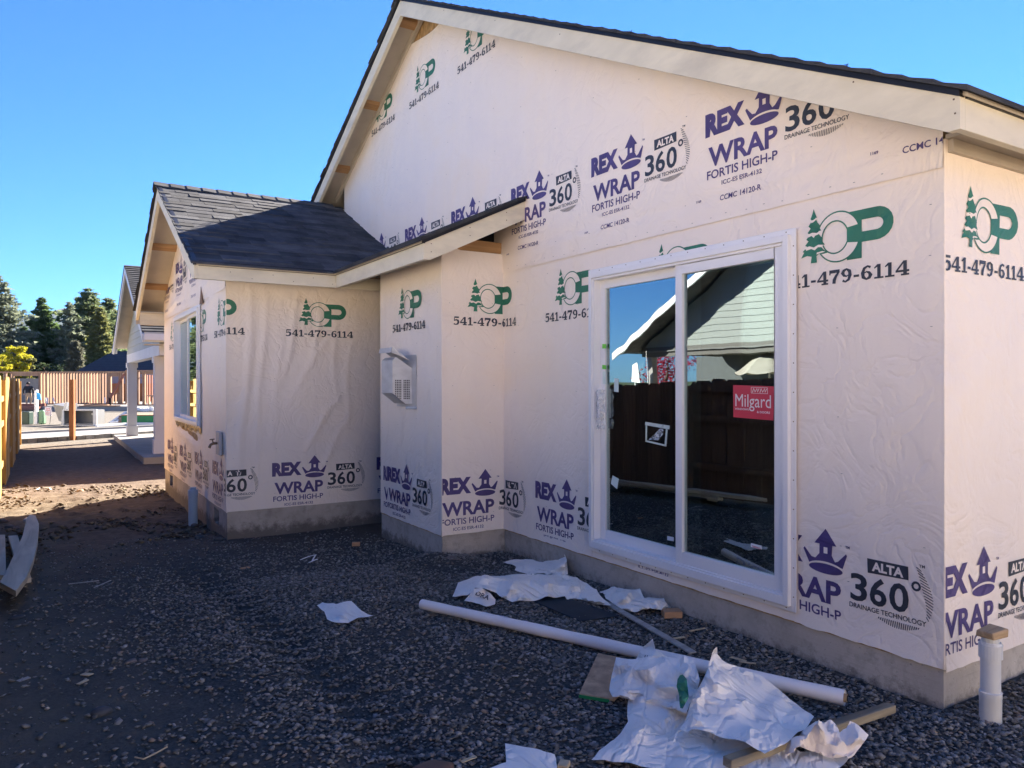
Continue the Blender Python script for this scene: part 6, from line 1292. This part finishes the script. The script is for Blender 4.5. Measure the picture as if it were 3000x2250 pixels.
for q_ in (SKIN, HOOD, KHAKI, BOOT): me2.materials.append(q_)
for f_ in me2.polygons:
    z = f_.center.z/h1; ax = abs(f_.center.x); f_.use_smooth = True
    f_.material_index = 3 if z < .10 else 2 if (z < .96 and ax < .235) else 0 if (z > 1.50 or (ax > .24 and z < .93)) else 1
bo = bpy.data.objects.new('body', me2); COL.objects.link(bo); bo.parent = man; BASE['body'] = BASE[man.name]; bo.rotation_euler = (0, 0, -YAW)
bm = bmesh.new(); bmesh.ops.create_uvsphere(bm, u_segments=14, v_segments=8, radius=.108)
for v_ in bm.verts: v_.co = (v_.co.x*.95-.02, v_.co.y-.012, v_.co.z*.95+1.69*h1)
bmesh.ops.delete(bm, geom=[v_ for v_ in bm.verts if v_.co.z < 1.64*h1], context='VERTS'); me = bpy.data.meshes.new('hair'); bm.to_mesh(me); bm.free(); me.materials.append(M('dark_hair', (.03, .02, .015), .7, .1)); o = bpy.data.objects.new('hair', me); COL.objects.link(o); o.parent = man; o.rotation_euler = (0, 0, -YAW)
# ---------------------------------------------------------------- house roof beyond, road sign
fh = thing('hip_roof_house', 'house with a dark hipped roof behind the stud frame', 'house', tuple(far(1600, 70, -.1)))
def FP(u, v_, dep): return at_depth(u, v_, dep)
e0, e1 = FP(222, 1087, 62), FP(640, 1087, 62); rg0, rg1 = FP(332, 1029, 64.5), FP(640, 1029, 64.5); bk0, bk1 = FP(219, 1087, 69), FP(640, 1087, 69); bk0.z = bk1.z = e0.z
q = MB(); q.poly([e0, e1, rg1, rg0]); q.poly([e0, rg0, bk0]); q.poly([bk0, rg0, rg1, bk1]); q.poly([e0, bk0, bk1, e1]); q.poly([e1, bk1, rg1]); 
m, n, b = new_mat('far_shingle'); v = mapped(n, (1, 1, 1)); w = n.nodes.new('ShaderNodeTexWave'); w.bands_direction = 'Z'; w.inputs['Scale'].default_value = 2.2; w.inputs['Distortion'].default_value = .8; n.links.new(v, w.inputs[0])
c = mix(n, ramp(n, noise(n, v, 3, 4), [(.35, (0, 0, 0)), (.7, (.6,)*3)]), ramp(n, w.outputs['Fac'], [(.2, (.022, .025, .032)), (.6, (.04, .043, .052))]), (.045, .05, .06)); n.links.new(c, b.inputs['Base Color']); b.inputs['Roughness'].default_value = .9
q.build('roof', m, fh)
q = MB(); q.hexa([Vector((p_.x, p_.y, -.2)) for p_ in (e0+RTF*.6+FWF*.5, e1+FWF*.5, bk1-FWF*.5, bk0+RTF*.6-FWF*.5)], [Vector((p_.x, p_.y, e0.z-.02)) for p_ in (e0+RTF*.6+FWF*.5, e1+FWF*.5, bk1-FWF*.5, bk0+RTF*.6-FWF*.5)]); q.build('wall', M('greyblue_wall', (.26, .29, .31), .8, .1), fh)
c_ = FP(416, 1048, 64); q = MB(); q.tube([c_-Vector((0, 0, .2)), c_+Vector((0, 0, .1))], .08, 8); q.build('roof_vent', SIGNW, fh)
bs0, bs1 = FP(257, 1040, 95), FP(345, 1040, 95); bs = thing('road_sign', 'large blue highway sign rising behind the hipped roof', 'sign', (bs0.x, bs0.y, -.1)); zz0 = FP(257, 1075, 95).z; W_ = (bs1-bs0).length
q = MB(); dsn = (bs1-bs0).normalized(); bk = Vector((dsn.y, -dsn.x, 0)); 
q.hexa([Vector((bs0.x, bs0.y, zz0)), Vector((bs1.x, bs1.y, zz0)), Vector((bs1.x, bs1.y, zz0))-bk*.05, Vector((bs0.x, bs0.y, zz0))-bk*.05], [Vector((bs0.x, bs0.y, bs0.z)), Vector((bs1.x, bs1.y, bs0.z)), Vector((bs1.x, bs1.y, bs0.z))-bk*.05, Vector((bs0.x, bs0.y, bs0.z))-bk*.05]); q.build('panel', SIGNB, bs)
q = MB(); hh = bs0.z-zz0
for (a0, a1, b0, b1) in ((.01, .99, .955, .985), (.01, .99, .015, .045), (.01, .025, .045, .955), (.975, .99, .045, .955)):
    q.quad(*[bs0+dsn*W_*a_-Vector((0, 0, hh*(1-b_)))+bk*.02 for a_, b_ in ((a0, b0), (a1, b0), (a1, b1), (a0, b1))])
q.build('border', SIGNW, bs)
p = Pr(); p.text('TYP', .42, .65, .66, .82, 0, .01); p.text('GAR', .12, .34, .22, .42, 0, .01)
q = MB(); q.v = [tuple(bs0+dsn*W_*a_-Vector((0, 0, hh*(1-b_)))+bk*.03) for a_, b_, _ in p.v]; q.f = list(p.t); q.m = [0]*len(q.f); q.build('lettering', SIGNW, bs, fix=False)
for t in (.2, .8): q = MB(); c_ = bs0+dsn*W_*t-bk*.12; q.tube([Vector((c_.x, c_.y, -.2)), Vector((c_.x, c_.y, zz0+.5))], .08, 8); q.build('sign_post', GALV, bs)
# ---------------------------------------------------------------- trees and hills
def conifer(u, vtop, dep, wpx, label, mat, seed, clear=.12, taper=1.0, gaps=.0, sag=.25, dens=1.0, name='conifer_tree', pts=None, flat=.35):
    r = random.Random(seed); top = at_depth(u, vtop, dep); base = Vector((top.x, top.y, -.15)); Ht = top.z-base.z; Rm = wpx*.5*dep/FPX
    t_ = thing(name, label, 'tree', tuple(base)); q = MB(); lean = Vector((r.uniform(-.02, .02), r.uniform(-.02, .02), 0))*Ht
    q.tube([base+lean*t+Vector((0, 0, Ht*t)) for t in np.linspace(0, .98, 8)], [Ht*.018*(1-t)+.02 for t in np.linspace(0, .98, 8)], 8)
    V = []; F_ = []; nl_ = int(Ht*2.6*dens)+8
    for i in range(nl_):
        t = clear+(1-clear)*(i+r.random())/nl_; k = (1-(t-clear)/(1-clear)); rad = Rm*(k**taper)*r.uniform(.65, 1.15)+.15; nb_ = r.choice((4, 5, 6))
        if pts: rad = Rm*float(np.interp(t, [a for a, _ in pts], [b_ for _, b_ in pts]))*r.uniform(.6, 1.15)+.1
        a0 = r.uniform(0, 6.28); c0 = base+lean*t+Vector((0, 0, Ht*t))
        for j in range(nb_):
            if r.random() < gaps: continue
            a_ = a0+6.283*j/nb_+r.uniform(-.35, .35); L_ = rad*r.uniform(.7, 1.1); dirv = Vector((math.cos(a_), math.sin(a_), -sag*r.uniform(.3, 1.2)+.25*t)); tip = c0+dirv*L_
            if L_ > .8: q.tube([c0, c0.lerp(tip, .8)], [.035+.012*L_, .015], 4, cap=False)
            m_ = int((10+26*L_)*dens)
            for _ in range(m_):
                s_ = r.random()**.6; pc_ = c0.lerp(tip, s_)+Vector((r.gauss(0, 1), r.gauss(0, 1), r.gauss(0, .45)))*(.09+.17*L_*(1-abs(s_-.6)))*.8
                ax = (dirv.normalized()*.8+Vector((r.gauss(0, .6), r.gauss(0, .6), r.gauss(0, flat)))).normalized(); sd2 = ax.cross(Vector((r.gauss(0, 1), r.gauss(0, 1), r.gauss(0, 1)))).normalized(); z_ = dep*.0016*r.uniform(.8, 1.7)
                n0 = len(V); V += [tuple(pc_+ax*z_*1.7), tuple(pc_-ax*z_+sd2*z_*.75), tuple(pc_-ax*z_-sd2*z_*.75)]; F_.append((n0, n0+1, n0+2))
    q.build('trunk', BARK, t_); q = MB(); q.v, q.f = V, F_; q.m = [0]*len(F_); q.build('crown', mat, t_, fix=False); return t_
def broad(u, vtop, dep, wpx, label, mat, seed, name='broadleaf_tree', clusters=26, n_=130, leaf=.0014, low=.15):
    r = random.Random(seed); top = at_depth(u, vtop, dep); base = Vector((top.x, top.y, -.15)); Ht = top.z-base.z; Rm = wpx*.5*dep/FPX
    t_ = thing(name, label, 'tree', tuple(base)); q = MB(); q.tube([base, base+Vector((.1, 0, Ht*.35)), base+Vector((0, .1, Ht*.7))], [Ht*.03, Ht*.022, Ht*.01], 8)
    cs, rs = [], []
    for i in range(clusters):
        t = low+(1-low)*r.random(); k = math.sqrt(max(0, 1-((t-.5)/.55)**2)); a_ = r.uniform(0, 6.28); d_ = Rm*k*math.sqrt(r.random())*.85; c_ = base+Vector((math.cos(a_)*d_, math.sin(a_)*d_, Ht*t*.93)); cs.append(tuple(c_)); rs.append(Rm*r.uniform(.2, .38))
        q.tube([base+Vector((0, 0, Ht*t*.5)), c_], [.05, .02], 4, cap=False)
    q.build('trunk', BARK, t_); q = MB(); q.v, q.f = leaf_cloud(cs, rs, n_, dep*leaf, r, .75); q.m = [0]*len(q.f); q.build('crown', mat, t_, fix=False); return t_
GRP = 'trees beyond the stud frame'
pp_ = [(0, .5), (.25, .95), (.45, 1.0), (.65, .8), (.85, .5), (1, .08)]
conifer(-5, 812, 82, 200, 'tall blue-green pine cut by the left edge of the view', PINEB, 1, .10, gaps=.22, sag=.15, pts=pp_, dens=.95)
conifer(117, 875, 88, 170, 'narrow pointed dark fir between the two pines', FIR, 2, .04, taper=.75, sag=.3, dens=1.3)
conifer(207, 885, 86, 110, 'thin open pine just left of the tallest pine', PINEB, 3, .2, gaps=.3, sag=.1, pts=[(0, .9), (.4, 1), (.7, .6), (1, .05)], dens=.8)
conifer(262, 850, 90, 190, 'tallest broad pine left of the porch gable', PINE, 4, .08, gaps=.2, sag=.15, pts=pp_, dens=1.0)
conifer(316, 876, 94, 130, 'pine standing just right of the tallest pine', PINE, 5, .08, gaps=.1, sag=.15, pts=pp_, dens=1.1)
conifer(290, 905, 84, 110, 'olive-toned tree in front of the tallest pine', OLIVE, 6, .03, taper=.6, sag=.2, dens=1.2)
conifer(222, 1002, 74, 60, 'low grey-green tree beneath the pines', GREYL, 7, .02, taper=.6, sag=.2, dens=1.5)
conifer(165, 955, 92, 90, 'shorter dark fir right of the pointed fir', FIR, 8, .03, taper=.6, dens=1.2); conifer(70, 960, 92, 90, 'dark conifer left of the pointed fir', FIR, 9, .03, taper=.7, dens=1.2)
conifer(345, 930, 98, 80, 'half-hidden pine against the porch gable', PINE, 15, .05, pts=pp_, dens=1.1)
conifer(-60, 900, 80, 160, 'pine farther out beyond the left edge', PINEB, 25, .05, pts=pp_)
broad(45, 1010, 66, 95, 'yellow maple in autumn leaf behind the stud frame', YEL, 10, clusters=60, n_=170); broad(5, 1030, 64, 60, 'lower yellow-green bush left of the yellow maple', YEL, 16, name='broadleaf_shrub', clusters=34, n_=140); broad(85, 1045, 66, 60, 'olive shrub right of the yellow maple', OLIVE, 11, name='broadleaf_shrub')
for i, (u, w_) in enumerate(((-40, 120), (30, 120), (100, 110), (150, 110), (195, 90), (240, 90), (290, 90), (340, 100))):
    broad(u, 1055+(i % 3)*6, 78+i % 4, w_, ['dark shrub under the left pine', 'dark shrub behind the yellow maple', 'dark shrub under the pointed fir', 'dark shrub between fir and low grey-green tree', 'dark shrub under the thin open pine', 'dark shrub left of the blue sign', 'dark shrub behind the blue sign', 'dark shrub right of the blue sign'][i], DKG, 30+i, name='shrub', clusters=22, n_=110, low=.0)
# wooded hills, kept as terrain
def hill(name, dep, prof, mat, label, th=900):
    q = MB(); N_ = 90; us = np.linspace(prof[0][0], prof[-1][0], N_); P = []
    r = random.Random(4)
    for u in us:
        v_ = float(np.interp(u, [a for a, _ in prof], [b_ for _, b_ in prof]))-r.uniform(0, 2.5); crest = at_depth(u, v_, dep); row = []
        for t in np.linspace(0, 1, 9):
            dd = crest-FWF*th*(1-t)*1.0+FWF*0; g_n = float(fbm(u*.05, t*4, 3))-.45; row.append((dd.x, dd.y, -2+(crest.z+2)*(t**.8)*(1+.12*g_n*(1-t)*2)))
        b2 = crest+FWF*th; row.append((b2.x, b2.y, -2)); P.append(row)
    q.grid(P); return tag(q.build(name, mat, None, smooth=True, fix=False), label, kind='structure')
FOR = M('wooded_slope', (.045, .06, .035), .95, .4, .02, bmp=.6, bscale=.05, bdist=8)
hill('hills', 2600, [(-2500, 1060), (-900, 1000), (0, 945), (60, 938), (130, 930), (180, 908), (215, 895), (300, 925), (420, 960), (700, 1010), (1500, 1060), (3800, 1080)], FOR, 'wooded hill fading into blue haze behind the trees')
# the air: clear near by, blue at the hills
hz = MB(); hz.box(-3600, 3800, -1500, 4300, -3, 330); hm = bpy.data.materials.new('haze'); hm.use_nodes = True; hn = hm.node_tree; hn.nodes.clear()
HAZE = 0.4e-4
pv_ = hn.nodes.new('ShaderNodeVolumePrincipled'); pv_.inputs['Color'].default_value = (.35, .55, 1, 1); pv_.inputs['Density'].default_value = HAZE; pv_.inputs['Anisotropy'].default_value = .2; ho = hn.nodes.new('ShaderNodeOutputMaterial'); hn.links.new(pv_.outputs[0], ho.inputs['Volume'])
tag(hz.build('haze', hm, None), 'thin blue haze filling the air up to the hills', kind='stuff')
# ---------------------------------------------------------------- houses added outside the view so that sunlight bounces onto the shaded walls
CREAM = M('cream_reflector_siding', (.84, .77, .66), .7, .04, 2)
def reflector_house(label, x0, x1, y0, y1, h, ridge_axis, rise, side, wins):
    t_ = thing('added_reflector_house', label, 'house', ((x0+x1)/2, (y0+y1)/2, -.1)); q = MB(); q.box(x0, x1, y0, y1, -.1, h); w_ = q.build('wall', CREAM, t_)
    q = MB(); o = .45
    if ridge_axis == 'y':
        m_ = (x0+x1)/2; q.hexa([(x0-o, y0-o, h-.1), (m_, y0-o, h+rise), (x1+o, y0-o, h-.1)], [(x0-o, y1+o, h-.1), (m_, y1+o, h+rise), (x1+o, y1+o, h-.1)])
    else:
        m_ = (y0+y1)/2; q.hexa([(x0-o, y0-o, h-.1), (x0-o, m_, h+rise), (x0-o, y1+o, h-.1)], [(x1+o, y0-o, h-.1), (x1+o, m_, h+rise), (x1+o, y1+o, h-.1)])
    q.build('roof', SHING, t_)
    for c_ in wins:
        q = MB()
        if side == '+x': q.box(x1+.002, x1+.05, c_-.7, c_+.7, .9, 2.1)
        else: q.box(c_-.7, c_+.7, y1+.002, y1+.05, .9, 2.1)
        f_ = q.build('window', WHITEP, t_); q = MB()
        if side == '+x': q.box(x1+.052, x1+.06, c_-.62, c_+.62, .98, 2.02)
        else: q.box(c_-.62, c_+.62, y1+.052, y1+.06, .98, 2.02)
        q.build('pane', GLASS, f_)
reflector_house('unseen cream house added to bounce sunlight, beyond the fence south of the patio house', -16, -5.2, -9, 4.9, 3.1, 'x', 2.4, '+x', (-6, -1))
reflector_house('unseen cream house added to bounce sunlight, beyond the fence far behind the patio', -11, -6.5, 27, 38, 3.0, 'x', 2.3, '+x', (29, 34))
reflector_house('unseen cream house added to bounce sunlight, on the next plot behind the photographer', -2.5, 12, -19, -7, 3.1, 'x', 2.4, '+y', (1, 6))
# trees up the street, mirrored in the wing window; nails and staples
conifer(-330, 820, 82, 170, 'dark pine up the street left of the view, mirrored in the wing window', PINE, 51, .05, pts=pp_)
conifer(-480, 800, 78, 190, 'tall pine farther left up the street', FIR, 52, .05, pts=pp_); conifer(-640, 840, 74, 180, 'dark pine farthest left up the street', PINE, 53, .05, pts=pp_)
conifer(-190, 860, 88, 150, 'dark fir just outside the left edge of the view', FIR, 54, .05, pts=pp_)
q = MB(); r = random.Random(31)
for u, v_ in ((2794, 291), (2798, 332), (2500, 240), (2300, 190), (2080, 135), (1850, 90), (1640, 100), (1450, 60), (1300, 30)):
    P_ = on_x(u, v_, XR-.001); q.box(XR-.0018, XR, P_.y-.0035, P_.y+.0035, P_.z-.0035, P_.z+.0035)
for k in range(3):
    for dy in (.035, .10): q.box(2.60+k*.35, 2.607+k*.35, 5.4195, 5.421, DL(2.6+k*.35)-dy-.004, DL(2.6+k*.35)-dy+.003)
for x in (1.5, 1.9, 2.3): q.box(x, x+.007, 7.5292, 7.531, 2.60, 2.607); q.box(x+.2, x+.207, 7.5292, 7.531, 2.55, 2.557)
q.build('nail_heads', BRONZE, house, kind='stuff')
q = MB()
def staple(w, u, z, o=.009):
    P_ = w.P(u, z, o); U_ = w.U; q.obox(P_, U_*.005, w.N*.0008, Vector((0, 0, .0012)))
for k in range(9):
    for j in range(7): 
        u, z = .25+k*.45+r.uniform(-.05, .05), .45+j*.33+r.uniform(-.08, .08)
        if not (uD0-.05 < u < uD1+.05 and z < DZ1+.05) and u < A.L-.05: staple(A, u, z)
for k in range(14):
    for j in range(6):
        u, z = 2.2+k*.48+r.uniform(-.06, .06), 2.75+j*.42+r.uniform(-.1, .1)
        if u < AU.L-.1 and z < topA(u)-.15: staple(AU, u, z, .016)
for k in range(26): staple(AU, 5.3+k*.14+r.uniform(-.02, .02), 2.56+r.uniform(-.008, .01), .017)
for w in (D, Ew, C):
    for k in range(int(w.L/.4)+1):
        for j in range(6): staple(w, min(.08+k*.4+r.uniform(-.03, .05), w.L-.03), .4+j*.38+r.uniform(-.08, .08), .009)
q.build('staples', M('staple_steel', (.25, .24, .23), .4, .05, metallic=.6), house, kind='stuff')
